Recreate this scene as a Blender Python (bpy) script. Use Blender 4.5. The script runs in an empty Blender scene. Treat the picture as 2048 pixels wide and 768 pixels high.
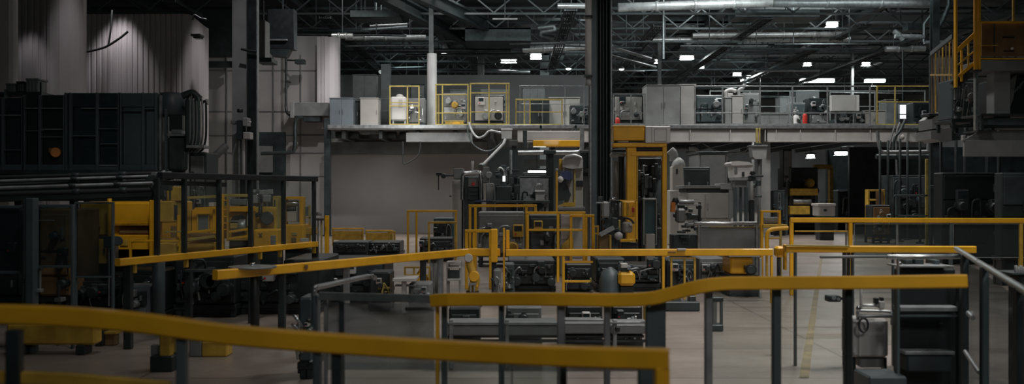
import bpy, math, random
from mathutils import Vector
R = random.Random(7)
C = bpy.context.scene.collection
F, CX, CY, CH = 2000.0, 1024.0, 384.0, 1.6      # focal length in pixels, frame centre, eye height
DECK = 3.976
V = Vector

def X(px, d): return (px - CX) * d / F
def Z(py, d): return CH + (CY - py) * d / F
def P(px, py, d): return V((X(px, d), d, Z(py, d)))

# ------------------------------------------------------------------ materials
MAT = {}
def mat(name, col, rough=.5, metal=0., var=.25, scale=6., bump=0., emit=None, strength=0., coat=0., stretch=None):
    m = bpy.data.materials.new(name); m.use_nodes = True
    nt = m.node_tree; n = nt.nodes; l = nt.links
    b = n['Principled BSDF']
    tc = n.new('ShaderNodeTexCoord'); mp = n.new('ShaderNodeMapping')
    l.new(tc.outputs['Object'], mp.inputs['Vector'])
    if stretch: mp.inputs['Scale'].default_value = stretch
    nz = n.new('ShaderNodeTexNoise'); nz.inputs['Scale'].default_value = scale; nz.inputs['Detail'].default_value = 4
    l.new(mp.outputs[0], nz.inputs['Vector'])
    rp = n.new('ShaderNodeValToRGB'); rp.color_ramp.elements[0].position = .3; rp.color_ramp.elements[1].position = .75
    rp.color_ramp.elements[0].color = tuple(c * (1 - var) for c in col) + (1,)
    rp.color_ramp.elements[1].color = tuple(min(1, c * (1 + var * .5)) for c in col) + (1,)
    l.new(nz.outputs['Fac'], rp.inputs['Fac']); l.new(rp.outputs['Color'], b.inputs['Base Color'])
    mr = n.new('ShaderNodeMapRange'); mr.inputs['To Min'].default_value = max(.05, rough - .1); mr.inputs['To Max'].default_value = min(1, rough + .12)
    l.new(nz.outputs['Fac'], mr.inputs['Value']); l.new(mr.outputs[0], b.inputs['Roughness'])
    b.inputs['Metallic'].default_value = metal
    if coat: b.inputs['Coat Weight'].default_value = coat
    if bump:
        bp = n.new('ShaderNodeBump'); bp.inputs['Strength'].default_value = bump; bp.inputs['Distance'].default_value = .02
        l.new(nz.outputs['Fac'], bp.inputs['Height']); l.new(bp.outputs[0], b.inputs['Normal'])
    if emit:
        b.inputs['Emission Color'].default_value = emit + (1,); b.inputs['Emission Strength'].default_value = strength
    MAT[name] = m
    return m
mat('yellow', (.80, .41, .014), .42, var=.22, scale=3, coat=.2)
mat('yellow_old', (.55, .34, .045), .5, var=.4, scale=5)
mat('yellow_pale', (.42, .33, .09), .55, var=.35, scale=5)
mat('black', (.017, .023, .025), .42, var=.4, scale=5)
mat('black_gloss', (.022, .033, .037), .25, var=.3)
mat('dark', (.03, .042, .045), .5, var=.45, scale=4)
mat('slate', (.075, .10, .108), .45, var=.3, scale=2)
mat('dark_metal', (.07, .085, .088), .38, .5, var=.4, scale=7)
mat('grey', (.19, .20, .20), .5, var=.25, scale=3)
mat('grey_paint', (.30, .31, .31), .48, var=.2, scale=2)
mat('blue_grey', (.15, .18, .20), .45, var=.2, scale=2)
mat('light', (.46, .45, .44), .5, var=.15, scale=2)
mat('white', (.66, .65, .64), .45, var=.12, scale=2)
mat('beige', (.36, .35, .33), .5, var=.15, scale=1.5)
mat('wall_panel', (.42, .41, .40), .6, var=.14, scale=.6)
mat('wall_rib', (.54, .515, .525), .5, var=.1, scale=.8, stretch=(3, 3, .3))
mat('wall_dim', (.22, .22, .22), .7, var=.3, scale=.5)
mat('galvanised', (.62, .63, .63), .28, .45, var=.3, scale=3)
mat('steel', (.50, .52, .53), .3, .85, var=.25, scale=8, stretch=(1, 1, 1))
mat('chrome', (.75, .76, .78), .18, 1., var=.15, scale=6)
mat('steel_dull', (.33, .35, .36), .42, .6, var=.35, scale=8)
mat('ceiling_deck', (.12, .14, .145), .7, var=.4, scale=.5)
mat('truss', (.085, .098, .102), .5, .2, var=.4, scale=2)
mat('pipe_dark', (.12, .135, .14), .35, .6, var=.5, scale=3)
mat('brown', (.21, .125, .055), .6, var=.4, scale=3)
mat('orange', (.62, .20, .03), .5, var=.25)
mat('red', (.6, .045, .03), .4, var=.2)
mat('blue', (.05, .07, .16), .5, var=.3)
mat('teal', (.03, .07, .08), .5, var=.3)
mat('rubber', (.018, .02, .022), .7, var=.3)
mat('cable', (.03, .035, .036), .55, var=.3)
mat('deck_plate', (.20, .21, .20), .6, var=.3, scale=4, bump=.2)
mat('lamp', (.9, .9, .9), .4, emit=(.93, 1., .97), strength=7)
mat('line_paint', (.27, .21, .12), .5, var=.5, scale=4)
mat('lamp_dim', (.8, .8, .8), .4, emit=(.9, 1., .97), strength=.35)
mat('window_glow', (.8, .8, .8), .4, emit=(.92, .97, 1.), strength=1.3)
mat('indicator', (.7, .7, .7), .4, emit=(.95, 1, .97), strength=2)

def glassy(name, tint, clear, rough=.15, col=(.2, .22, .22)):
    m = bpy.data.materials.new(name); m.use_nodes = True
    nt = m.node_tree; n = nt.nodes; l = nt.links
    n.remove(n['Principled BSDF'])
    tr = n.new('ShaderNodeBsdfTransparent'); tr.inputs[0].default_value = tint + (1,)
    df = n.new('ShaderNodeBsdfDiffuse'); df.inputs[0].default_value = col + (1,)
    gl = n.new('ShaderNodeBsdfGlossy'); gl.inputs['Roughness'].default_value = rough; gl.inputs[0].default_value = (.8, .85, .85, 1)
    lw = n.new('ShaderNodeLayerWeight'); pw = n.new('ShaderNodeMath'); pw.operation = 'POWER'; pw.inputs[1].default_value = 5; l.new(lw.outputs['Facing'], pw.inputs[0])
    fr = n.new('ShaderNodeMath'); fr.operation = 'MULTIPLY_ADD'; fr.inputs[1].default_value = .7; fr.inputs[2].default_value = .03; l.new(pw.outputs[0], fr.inputs[0])
    tc = n.new('ShaderNodeTexCoord'); nz = n.new('ShaderNodeTexNoise'); nz.inputs['Scale'].default_value = 2.5
    l.new(tc.outputs['Object'], nz.inputs['Vector'])
    mr = n.new('ShaderNodeMapRange'); mr.inputs['To Min'].default_value = (1 - clear) * .6; mr.inputs['To Max'].default_value = (1 - clear) * 1.4
    l.new(nz.outputs['Fac'], mr.inputs['Value'])
    m1 = n.new('ShaderNodeMixShader'); l.new(mr.outputs[0], m1.inputs[0]); l.new(tr.outputs[0], m1.inputs[1]); l.new(df.outputs[0], m1.inputs[2])
    m2 = n.new('ShaderNodeMixShader'); l.new(fr.outputs[0], m2.inputs[0]); l.new(m1.outputs[0], m2.inputs[1]); l.new(gl.outputs[0], m2.inputs[2])
    l.new(m2.outputs[0], n['Material Output'].inputs['Surface'])
    MAT[name] = m
glassy('glass', (.93, .96, .95), .94)
glassy('glass_grey', (.75, .78, .78), .6, .25, (.36, .37, .37))
glassy('glass_dark', (.62, .68, .69), .78, .2, (.03, .04, .045))
glassy('glass_tint', (.55, .6, .6), .86, .25, (.12, .14, .14))
glassy('mesh_panel', (.75, .78, .77), .5, .4, (.25, .26, .26))

def floor_material():
    m = bpy.data.materials.new('polished_concrete'); m.use_nodes = True
    nt = m.node_tree; n = nt.nodes; l = nt.links; b = n['Principled BSDF']
    tc = n.new('ShaderNodeTexCoord')
    nz = n.new('ShaderNodeTexNoise'); nz.inputs['Scale'].default_value = .9; nz.inputs['Detail'].default_value = 8; nz.inputs['Roughness'].default_value = .65
    l.new(tc.outputs['Object'], nz.inputs['Vector'])
    rp = n.new('ShaderNodeValToRGB'); e = rp.color_ramp.elements
    e[0].position = .32; e[0].color = (.20, .165, .145, 1); e[1].position = .7; e[1].color = (.33, .28, .25, 1)
    l.new(nz.outputs['Fac'], rp.inputs['Fac'])
    br = n.new('ShaderNodeTexBrick'); br.offset = 0; br.inputs['Scale'].default_value = 1; br.inputs['Brick Width'].default_value = 3.2
    br.inputs['Row Height'].default_value = 1.6; br.inputs['Mortar Size'].default_value = .012; br.inputs['Mortar Smooth'].default_value = .3
    br.inputs['Color1'].default_value = (1, 1, 1, 1); br.inputs['Color2'].default_value = (.86, .86, .86, 1); br.inputs['Mortar'].default_value = (.4, .4, .4, 1)
    l.new(tc.outputs['Object'], br.inputs['Vector'])
    mx = n.new('ShaderNodeMixRGB'); mx.blend_type = 'MULTIPLY'; mx.inputs[0].default_value = 1
    l.new(rp.outputs[0], mx.inputs[1]); l.new(br.outputs['Color'], mx.inputs[2]); l.new(mx.outputs[0], b.inputs['Base Color'])
    mp = n.new('ShaderNodeMapping'); mp.inputs['Scale'].default_value = (.5, 2.2, 1); l.new(tc.outputs['Object'], mp.inputs['Vector'])
    n2 = n.new('ShaderNodeTexNoise'); n2.inputs['Scale'].default_value = 2; n2.inputs['Detail'].default_value = 5; l.new(mp.outputs[0], n2.inputs['Vector'])
    mr = n.new('ShaderNodeMapRange'); mr.inputs['To Min'].default_value = .2; mr.inputs['To Max'].default_value = .5
    l.new(n2.outputs['Fac'], mr.inputs['Value']); l.new(mr.outputs[0], b.inputs['Roughness'])
    bp = n.new('ShaderNodeBump'); bp.inputs['Strength'].default_value = .12; bp.inputs['Distance'].default_value = .01
    l.new(n2.outputs['Fac'], bp.inputs['Height']); l.new(bp.outputs[0], b.inputs['Normal'])
    MAT['floor'] = m
floor_material()

# ------------------------------------------------------------------ mesh builder
class M:
    def __init__(s): s.v = []; s.f = []; s.sm = []; s.cut = []
    def pieces(s):
        '''one builder per primitive (box, tube, cylinder ...) added'''
        out = []; c = s.cut + [(len(s.v), len(s.f))]
        for (a, fa), (b, fb) in zip(c[:-1], c[1:]):
            m = M(); m.v = s.v[a:b]; m.f = [[i - a for i in f] for f in s.f[fa:fb]]; m.sm = s.sm[fa:fb]; out.append(m)
        return out
    def mark(s): s.cut.append((len(s.v), len(s.f)))
    def add(s, vs, fs, smooth=False):
        o = len(s.v); s.v += [V(a) for a in vs]
        for f in fs: s.f.append([o + i for i in f]); s.sm.append(smooth)
        return s
    def box(s, x0, x1, y0, y1, z0, z1, c=None):
        s.mark()
        if x1 < x0: x0, x1 = x1, x0
        if y1 < y0: y0, y1 = y1, y0
        if z1 < z0: z0, z1 = z1, z0
        if c is None: c = min(.012, .12 * min(x1 - x0, y1 - y0, z1 - z0))
        # box with chamfered vertical and horizontal edges (24 verts)
        vs = []; fs = []
        def vi(a): vs.append(a); return len(vs) - 1
        idx = {}
        for ix, x in ((0, x0), (1, x1)):
            for iy, y in ((0, y0), (1, y1)):
                for iz, z in ((0, z0), (1, z1)):
                    sx, sy, sz = (1, -1)[ix], (1, -1)[iy], (1, -1)[iz]
                    idx[ix, iy, iz, 0] = vi((x, y + sy * c, z + sz * c))
                    idx[ix, iy, iz, 1] = vi((x + sx * c, y, z + sz * c))
                    idx[ix, iy, iz, 2] = vi((x + sx * c, y + sy * c, z))
        q = lambda *k: fs.append([idx[a] for a in k])
        q((0,0,0,0),(0,0,1,0),(0,1,1,0),(0,1,0,0)); q((1,0,0,0),(1,1,0,0),(1,1,1,0),(1,0,1,0))
        q((0,0,0,1),(1,0,0,1),(1,0,1,1),(0,0,1,1)); q((0,1,0,1),(0,1,1,1),(1,1,1,1),(1,1,0,1))
        q((0,0,0,2),(0,1,0,2),(1,1,0,2),(1,0,0,2)); q((0,0,1,2),(1,0,1,2),(1,1,1,2),(0,1,1,2))
        for a in (0, 1):
            for b in (0, 1):
                q((a,b,0,0),(a,b,1,0),(a,b,1,1),(a,b,0,1))
                q((a,0,b,0),(a,1,b,0),(a,1,b,2),(a,0,b,2))
                q((0,a,b,1),(1,a,b,1),(1,a,b,2),(0,a,b,2))
        for a in (0, 1):
            for b in (0, 1):
                for d in (0, 1): q((a,b,d,0),(a,b,d,1),(a,b,d,2))
        return s.add(vs, fs)
    def r(s, px0, py0, px1, py1, d, t, c=None):
        """box whose front face at distance d covers the pixel rectangle; py1 'f' floor, 'k' deck"""
        z1 = Z(py0, d); z0 = 0. if py1 == 'f' else DECK if py1 == 'k' else Z(py1, d)
        return s.box(X(px0, d), X(px1, d), d, d + t, z0, z1, c)
    def sweep(s, pts, w, h=None, n=8, closed_ends=True, round_=True):
        s.mark(); h = h or w; pts = [V(p) for p in pts]
        rings = []
        if n == 8 and not round_:
            k = .8; pr = [(-1,-k),(-k,-1),(k,-1),(1,-k),(1,k),(k,1),(-k,1),(-1,k)]
        else: pr = [(math.cos(2*math.pi*i/n), math.sin(2*math.pi*i/n)) for i in range(n)]
        ref = None
        for i, p in enumerate(pts):
            a = (pts[i] - pts[i-1]).normalized() if i else None
            b = (pts[i+1] - pts[i]).normalized() if i < len(pts) - 1 else None
            t = (a + b).normalized() if a and b and (a + b).length > 1e-4 else (a or b)
            up = V((0, 0, 1)) if abs(t.z) < .93 else V((0, 1, 0))
            if ref is not None:
                sd = ref - t * ref.dot(t)
                sd = sd.normalized() if sd.length > 1e-3 else t.cross(up).normalized()
            else: sd = t.cross(up).normalized()
            ref = sd; u = sd.cross(t)
            m_ = 1 / max(.5, math.sqrt((1 + a.dot(b)) / 2)) if a and b else 1
            rings.append([p + sd * x * w / 2 * (m_ if not round_ else 1) + u * y * h / 2 for x, y in pr])
        vs = [v for r in rings for v in r]; fs = []; k = len(pr)
        for i in range(len(rings) - 1):
            for j in range(k): fs.append([i*k+j, i*k+(j+1)%k, (i+1)*k+(j+1)%k, (i+1)*k+j])
        s.add(vs, fs, round_)
        s.add(rings[0], [list(range(k))[::-1]]); s.add(rings[-1], [list(range(k))])
        return s
    def bar(s, p, q, w, h=None): return s.sweep([p, q], w, h, 8, True, False)
    def rail(s, pts, w, h=None): return s.sweep(pts, w, h, 8, True, False)
    def tube(s, pts, r, n=8): return s.sweep(pts, 2 * r, 2 * r, n)
    def cyl(s, p, q, r0, r1=None, n=16, bev=.12):
        s.mark()
        p, q = V(p), V(q); r1 = r0 if r1 is None else r1
        t = (q - p).normalized(); up = V((0,0,1)) if abs(t.z) < .9 else V((0,1,0))
        a = t.cross(up).normalized(); b = a.cross(t); L = (q - p).length; e = min(r0, r1, L) * bev
        rs = []
        for z, r in ((0, r0 - e), (e, r0), (L - e, r1), (L, r1 - e)):
            rs.append([p + t*z + (a*math.cos(2*math.pi*i/n) + b*math.sin(2*math.pi*i/n))*r for i in range(n)])
        vs = [v for r in rs for v in r]
        fs = [[i*n+j, i*n+(j+1)%n, (i+1)*n+(j+1)%n, (i+1)*n+j] for i in range(3) for j in range(n)]
        s.add(vs, fs, True); s.add(rs[0], [list(range(n))[::-1]]); s.add(rs[-1], [list(range(n))]); return s
    def lathe(s, c, prof, n=20):
        s.mark()
        c = V(c); vs = [c + V((r*math.cos(2*math.pi*i/n), r*math.sin(2*math.pi*i/n), z)) for r, z in prof for i in range(n)]
        fs = [[i*n+j, i*n+(j+1)%n, (i+1)*n+(j+1)%n, (i+1)*n+j] for i in range(len(prof)-1) for j in range(n)]
        s.add(vs, fs, True); s.add(vs[:n], [list(range(n))[::-1]]); s.add(vs[-n:], [list(range(n))]); return s
    def frame(s, px0, py0, px1, py1, d, w, t=.04):
        """rectangular frame of square bars, w wide in metres, outer edge on the pixel rectangle"""
        x0, x1, z1 = X(px0, d), X(px1, d), Z(py0, d); z0 = 0. if py1 == 'f' else DECK if py1 == 'k' else Z(py1, d)
        s.box(x0, x0+w, d, d+t, z0, z1); s.box(x1-w, x1, d, d+t, z0, z1)
        s.box(x0+w, x1-w, d, d+t, z1-w, z1); s.box(x0+w, x1-w, d, d+t, z0, z0+w); return s
    def prism(s, pts, d, t):
        s.mark()
        n = len(pts); vs = [P(a, b, d) for a, b in pts]; dy = V((0, t, 0))
        vs += [v + dy for v in vs]
        return s.add(vs, [list(range(n)), list(range(n, 2*n))[::-1]] + [[i, n+i, n+(i+1) % n, (i+1) % n] for i in range(n)])

def mesh_obj(name, mb, m, parent, off):
    me = bpy.data.meshes.new(name)
    me.from_pydata([v - off for v in mb.v], [], mb.f)
    me.polygons.foreach_set('use_smooth', mb.sm)
    import bmesh
    bm = bmesh.new(); bm.from_mesh(me); bmesh.ops.recalc_face_normals(bm, faces=bm.faces); bm.to_mesh(me); bm.free()
    me.materials.append(MAT[m]); me.update()
    o = bpy.data.objects.new(name, me); C.objects.link(o)
    if parent: o.parent = parent
    return o
SPLIT = {'drum', 'hanger', 'bracket', 'fitting', 'leg', 'post', 'slot', 'rail_pieces', 'gripper', 'valve', 'silver_top', 'valve_knob', 'stand', 'bolt_block', 'slot_marks', 'cable_bundle', 'side_frame', 'grille', 'hook', 'support', 'side_post', 'bar'}
def flat(parts):
    for p in parts:
        yield p
        if len(p) > 3: yield from flat(p[3])
def bounds(mbs):
    vs = [v for m in mbs for v in m.v]
    return V((min(v.x for v in vs), min(v.y for v in vs), min(v.z for v in vs))), V((max(v.x for v in vs), max(v.y for v in vs), max(v.z for v in vs)))
def thing(name, label, cat, parts, group=None):
    """parts: [(part name, mesh, material, [sub-parts])]; a single part becomes the thing itself"""
    parts = [p for p in parts if p[1].v]
    def spread(ps):
        out = []
        for p in ps:
            if len(p) > 3: p = (p[0], p[1], p[2], spread(p[3]))
            if p[0] in SPLIT and len(p[1].cut) > 1 and len(p) < 4:
                out += [(p[0], m, p[2]) for m in p[1].pieces()]
            else: out.append(p)
        return out
    parts = spread(parts)
    lo, hi = bounds([p[1] for p in flat(parts)])
    base = V(((lo.x+hi.x)/2, (lo.y+hi.y)/2, lo.z))
    if len(parts) == 1 and len(parts[0]) < 4:
        o = mesh_obj(name, parts[0][1], parts[0][2], None, base); o.location = base
    else:
        o = bpy.data.objects.new(name, None); C.objects.link(o); o.location = base; o.empty_display_size = .2
        for p in parts:
            q = mesh_obj(p[0], p[1], p[2], o, base)
            if len(p) > 3:
                for s in p[3]: mesh_obj(s[0], s[1], s[2], q, base)
    o['label'] = label; o['category'] = cat
    if group: o['group'] = group
    return o
def struct(name, mb, m):
    lo, hi = bounds([mb]); base = V(((lo.x+hi.x)/2, (lo.y+hi.y)/2, lo.z))
    o = mesh_obj(name, mb, m, None, base); o.location = base; o['kind'] = 'structure'; return o
def dup(o, loc, label=None, rz=0, sc=None):
    r = o.copy(); C.objects.link(r); r.location = loc; r.rotation_euler = (0, 0, rz)
    if sc: r.scale = sc
    if label: r['label'] = label
    for ch in o.children:
        c = ch.copy(); C.objects.link(c); c.parent = r
        for g in ch.children:
            k = g.copy(); C.objects.link(k); k.parent = c
    return r
def curve(pts, n=6):
    """Catmull-Rom through the points"""
    p = [V(a) for a in pts]; p = [2*p[0]-p[1]] + p + [2*p[-1]-p[-2]]; out = []
    for i in range(1, len(p) - 2):
        for k in range(n):
            t = k / n; a, b, c, d = p[i-1], p[i], p[i+1], p[i+2]
            out.append(.5*((2*b)+(c-a)*t+(2*a-5*b+4*c-d)*t*t+(3*b-a-3*c+d)*t**3))
    out.append(p[-2]); return out
def hang(px, py, d, L): return [P(px, py, d), P(px, py, d) + V((0, 0, L))]

# ------------------------------------------------------------------ the hall
struct('floor', M().box(-45, 45, -2, 96, -.2, 0, .001), 'floor')
struct('ceiling', M().box(-45, 45, 2, 96, 10.7, 10.9, .001), 'ceiling_deck')
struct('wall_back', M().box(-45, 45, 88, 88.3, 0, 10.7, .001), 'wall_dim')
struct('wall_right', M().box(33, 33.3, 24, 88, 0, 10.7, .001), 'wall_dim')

def ribbed(px0, px1, d, z0, z1, curl=.7, pitch=.16, chamfer=0):
    m = M(); x = X(px0, d); xe = X(px1, d); prof = []
    while x < xe - curl:
        prof += [(x, d), (x+pitch*.55, d), (x+pitch*.65, d+.03), (x+pitch*.9, d+.03)]; x += pitch
    for k in range(9):
        a = k / 8 * math.pi / 2; c = (xe - curl)
        prof.append((c + curl*math.sin(a), d + curl*.8*(1-math.cos(a)) + (.015 if k % 2 else 0)))
    prof.append((xe, d + curl*.8 + .12)); prof = sorted(prof, key=lambda p: 0) ; n = len(prof)
    def zt(i):
        if not chamfer: return z1
        return z1 - max(0, prof[i][0] - (xe - curl*.7)) * chamfer
    vs = [(a, b, z0) for a, b in prof] + [(a, b, zt(i)) for i, (a, b) in enumerate(prof)]
    return m.add(vs, [[i, i+1, n+i+1, n+i] for i in range(n-1)])
struct('wall_left', ribbed(-90, 7, 23, 0, 10.7), 'wall_rib')
struct('wall_left.001', ribbed(8, 151, 26, 0, 10.7), 'wall_rib')
struct('wall_left.002', ribbed(130, 406, 30, 0, Z(28, 30), .55, chamfer=.9), 'wall_rib')
struct('wall_left.003', ribbed(634, 676, 37.4, DECK, Z(70, 37), .5), 'wall_rib')
w = M().box(X(395, 38), X(655, 38), 38, 38.3, 0, Z(72, 38), .001)
struct('wall_left.004', w, 'wall_panel')
t = M()
for py in (140, 222, 270, 305, 352): t.r(395, py, 655, py+1.6, 37.96, .04)
for px in (452, 545, 600): t.r(px, 110, px+2, 'f', 37.95, .05)
struct('trim_1', t, 'grey')
struct('wall_mid', M().box(X(655, 39), X(975, 39), 39, 39.3, 0, DECK-.3, .001), 'wall_panel')
struct('trim_2', M().r(655, 283, 975, 308, 38.8, .2), 'grey')
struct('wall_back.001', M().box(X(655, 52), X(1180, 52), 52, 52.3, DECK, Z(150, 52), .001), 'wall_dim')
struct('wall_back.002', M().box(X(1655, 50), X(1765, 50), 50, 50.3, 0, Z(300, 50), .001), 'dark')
struct('beam.006', M().r(405, 20, 466, 112, 36.6, .5).r(405, 122, 466, 134, 36.8, .3), 'dark')
# doorway in the grey panel wall
struct('door_1', M().r(514, 264, 570, 'f', 37.8, .18), 'dark')
struct('window_1', M().r(516, 292, 545, 345, 37.7, .08), 'grey')

# roof trusses, joists
for i, d in enumerate((40, 44, 48, 52, 56, 60, 64, 68, 72, 76, 80, 84)):
    m = M(); z0, z1 = 9.5, 10.5
    m.box(-36, 33, d, d+.14, z1-.14, z1); m.box(-36, 33, d, d+.12, z0-.1, z0)
    x = -36
    while x < 33:
        m.bar((x, d+.06, z0), (x+1.1, d+.06, z1-.1), .07); m.bar((x+1.1, d+.06, z1-.1), (x+2.2, d+.06, z0), .07); x += 2.2
    struct('ceiling_truss', m, 'truss')
for i, x in enumerate((-24, -17, -10, -4, 3, 10, 17, 24)):
    m = M(); m.box(x, x+.16, 30, 88, 10.1, 10.45); m.box(x-.12, x+.28, 30, 88, 10.45, 10.5); m.box(x-.1, x+.26, 30, 88, 10.06, 10.1)
    struct('ceiling_beam', m, 'truss')
# big ceiling beams in the upper left
for px0, py0, d0, px1, py1, d1, w_ in ((640, -60, 34, 965, 104, 54, .45), (770, -30, 34, 1040, 90, 56, .35)):
    m = M(); a, b = P(px0, py0, d0), P(px1, py1, d1)
    m.bar(a, b, w_, .12); m.bar(a+V((0,0,.5)), b+V((0,0,.5)), w_, .12); m.bar(a+V((0,0,.25)), b+V((0,0,.25)), .1, .5)
    struct('ceiling_beam', m, 'dark')

# columns
def column(name, px0, px1, d, m_, top=10.7, dk=None):
    m = M(); x0, x1 = X(px0, d), X(px1, d); w = x1 - x0
    m.box(x0, x1, d, d+.035, 0, top); m.box(x0, x1, d+w, d+w+.035, 0, top); m.box((x0+x1)/2-.03, (x0+x1)/2+.03, d+.03, d+w, 0, top)
    m.box(x0-.1, x1+.1, d-.08, d+w+.1, 0, .03)
    return struct(name, m, m_)
column('column', 464, 493, 24, 'grey_paint')
struct('column.001', M().box(X(494, 23.8), X(512, 23.8), 23.8, 24.1, 0, 10.7), 'black')
struct('column.002', M().box(X(512, 23.8), X(514, 23.8), 23.82, 24.0, 0, 10.7), 'steel_dull')
m = M(); d = 26
x0, x1 = X(1180, d), X(1223, d)
m.box(x0, x0+.06, d-.05, d+.5, 0, 10.7); m.box(x1-.05, x1, d-.05, d+.5, 0, 10.7); m.box(x0, x1, d+.2, d+.26, 0, 10.7)
for k in range(5): m.box(x0+.10+k*.08, x0+.125+k*.08, d+.02+(k % 2)*.05, d+.22, 0, 10.7)
m.box(x0-.12, x1+.12, d-.15, d+.6, 0, .03)
struct('column.003', m, 'dark')
struct('column_lit_half', M().box(x0+.035, x0+.17, d-.06, d+.02, 0, 10.7), 'slate')  # lighter plate stands in for the lit left half of the column
struct('column_bright_edge', M().box(x1-.02, x1+.012, d-.055, d-.02, 0, 10.7).box(x0-.01, x0+.035, d-.055, d-.03, 0, 10.7), 'steel_dull')  # pale strips paint the bright edge lines of the column
struct('column.004', M().cyl((X(863, 41), 41.2, 0), (X(863, 41), 41.2, Z(106, 41)), .2, n=8, bev=.02), 'white')
struct('column.018', M().box(X(857, 41), X(866, 41), 41.1, 41.3, Z(108, 41), 10.7), 'grey')
column('column.005', 1520, 1541, 36.3, 'grey_paint', DECK-.15)
column('column.006', 648, 660, 36.3, 'dark', DECK+.3)
column('column.007', 955, 968, 58, 'grey')
column('column.008', 1703, 1708, 62, 'grey')
column('column.009', 1866, 1880, 36.3, 'dark')
column('column.010', 1316, 1323, 55, 'grey')
column('column.011', 1080, 1098, 64, 'grey')
column('column.012', 762, 780, 50, 'grey_paint', 8.)

# ------------------------------------------------------------------ mezzanine
m = M(); m.box(X(655, 36), X(1900, 36), 36, 50, DECK-.13, DECK, .004)
struct('floor.001', m, 'deck_plate')
m = M(); z0 = Z(283, 36)
for x0, x1 in ((X(1035, 36), X(1520, 36)), (X(1535, 36), X(1835, 36))):
    m.box(x0, x1, 36.05, 36.25, z0+.02, DECK-.13); m.box(x0, x1, 35.95, 36.35, z0-.02, z0+.02)
x = X(1045, 36)
for px in (1100, 1180, 1380, 1460, 1530, 1552, 1600, 1670, 1740, 1800): m.box(X(px, 36), X(px, 36)+.03, 36.0, 36.3, z0, DECK-.13)
struct('beam', m, 'light')
struct('beam.001', M().r(812, 265, 945, 283, 36.1, .2).r(812, 281, 945, 284, 36, .4), 'grey')
m = M()
for px in range(680, 1880, 75): m.box(X(px, 36), X(px, 36)+.14, 36.3, 49.8, DECK-.45, DECK-.13)
struct('beam.002', m, 'truss')
struct('trim_3', M().box(X(655, 36), X(1880, 36), 35.97, 36.02, DECK-.09, DECK+.04), 'steel_dull')

# generic handrail ---------------------------------------------------
def handrail(label, d, pxs, top, mids, m_='yellow_old', base='k', w=.05, group=None, wk=None, name='guardrail', d2=None, wp=None):
    """pxs: pixel x of the posts; top, mids: pixel rows at the first post's distance"""
    wk = w if wk is None else wk; wp = wp or w; parts = []; d2 = d2 or d; a, b = pxs[0], pxs[-1]
    zb = 0. if base == 'f' else DECK if base == 'k' else base
    def at(px, z):
        # a straight run between the two end points in plan
        xa, xb = X(a, d), X(b, d2); s = (px-CX)/F
        t = (s*d - xa) / ((xb-xa) - s*(d2-d)) if b != a else 0
        return V((xa+(xb-xa)*t, d+(d2-d)*t, z))
    zt = Z(top, d)
    parts.append(('top_rail', M().bar(at(a, zt-w/2)-V((w/2,0,0)), at(b, zt-w/2)+V((w/2,0,0)), w), m_))
    for py in mids: parts.append(('mid_rail', M().bar(at(a, Z(py, d)), at(b, Z(py, d)), wk*.8), m_))
    for px in pxs:
        p = at(px, zb); parts.append(('post', M().box(p.x-wp/2, p.x+wp/2, p.y-wp/2, p.y+wp/2, zb, zt-w*.6), m_))
    if base in ('k',): parts.append(('toe_board', M().bar(at(a, zb+.06), at(b, zb+.06), .02, .1), m_))
    return thing(name, label, 'railing', parts, group)
handrail('yellow railing round the pale tank at the left end of the mezzanine', 36.4, (780, 815, 838), 171, (205, 212), 'yellow_pale')
handrail('yellow two-bar railing between the white column and the tall double post on the mezzanine', 36.5, (872, 885, 936), 168, (189, 226), 'yellow_pale')
handrail('taller yellow railing left of the mezzanine step-down, right bay', 36.3, (941, 978, 1013, 1018), 166, (186, 224), 'yellow_pale')
handrail('yellow gate railing in front of the dark cabinet mid mezzanine', 36.5, (1032, 1049, 1060, 1124), 198, (224,), 'yellow_pale')
handrail('grey thin railing crossing the mezzanine left of the big central column', 36.9, (1040, 1085, 1130, 1168), 171, (208,), 'steel_dull', w=.03)
handrail('grey railing on the mezzanine immediately right of the central column', 36.3, (1227, 1262, 1290), 187, (226,), 'steel_dull', w=.04)
handrail('long grey railing along the right half of the mezzanine edge', 36.3, (1390, 1445, 1520, 1585, 1655, 1740), 171, (226,), 'steel_dull', w=.05)
handrail('second long grey railing across the back of the right mezzanine', 44, (1420, 1500, 1580, 1660, 1750, 1850), 181, (213,), 'grey_paint', w=.05)
handrail('yellow railing at the right end of the mezzanine beside the bright window', 36.5, (1754, 1790, 1860), 171, (204,), 'yellow_pale', w=.05)
handrail('grey railing behind the cabinets at the left mezzanine end', 42, (690, 740, 790, 850), 196, (222,), 'steel_dull', w=.04)

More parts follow.
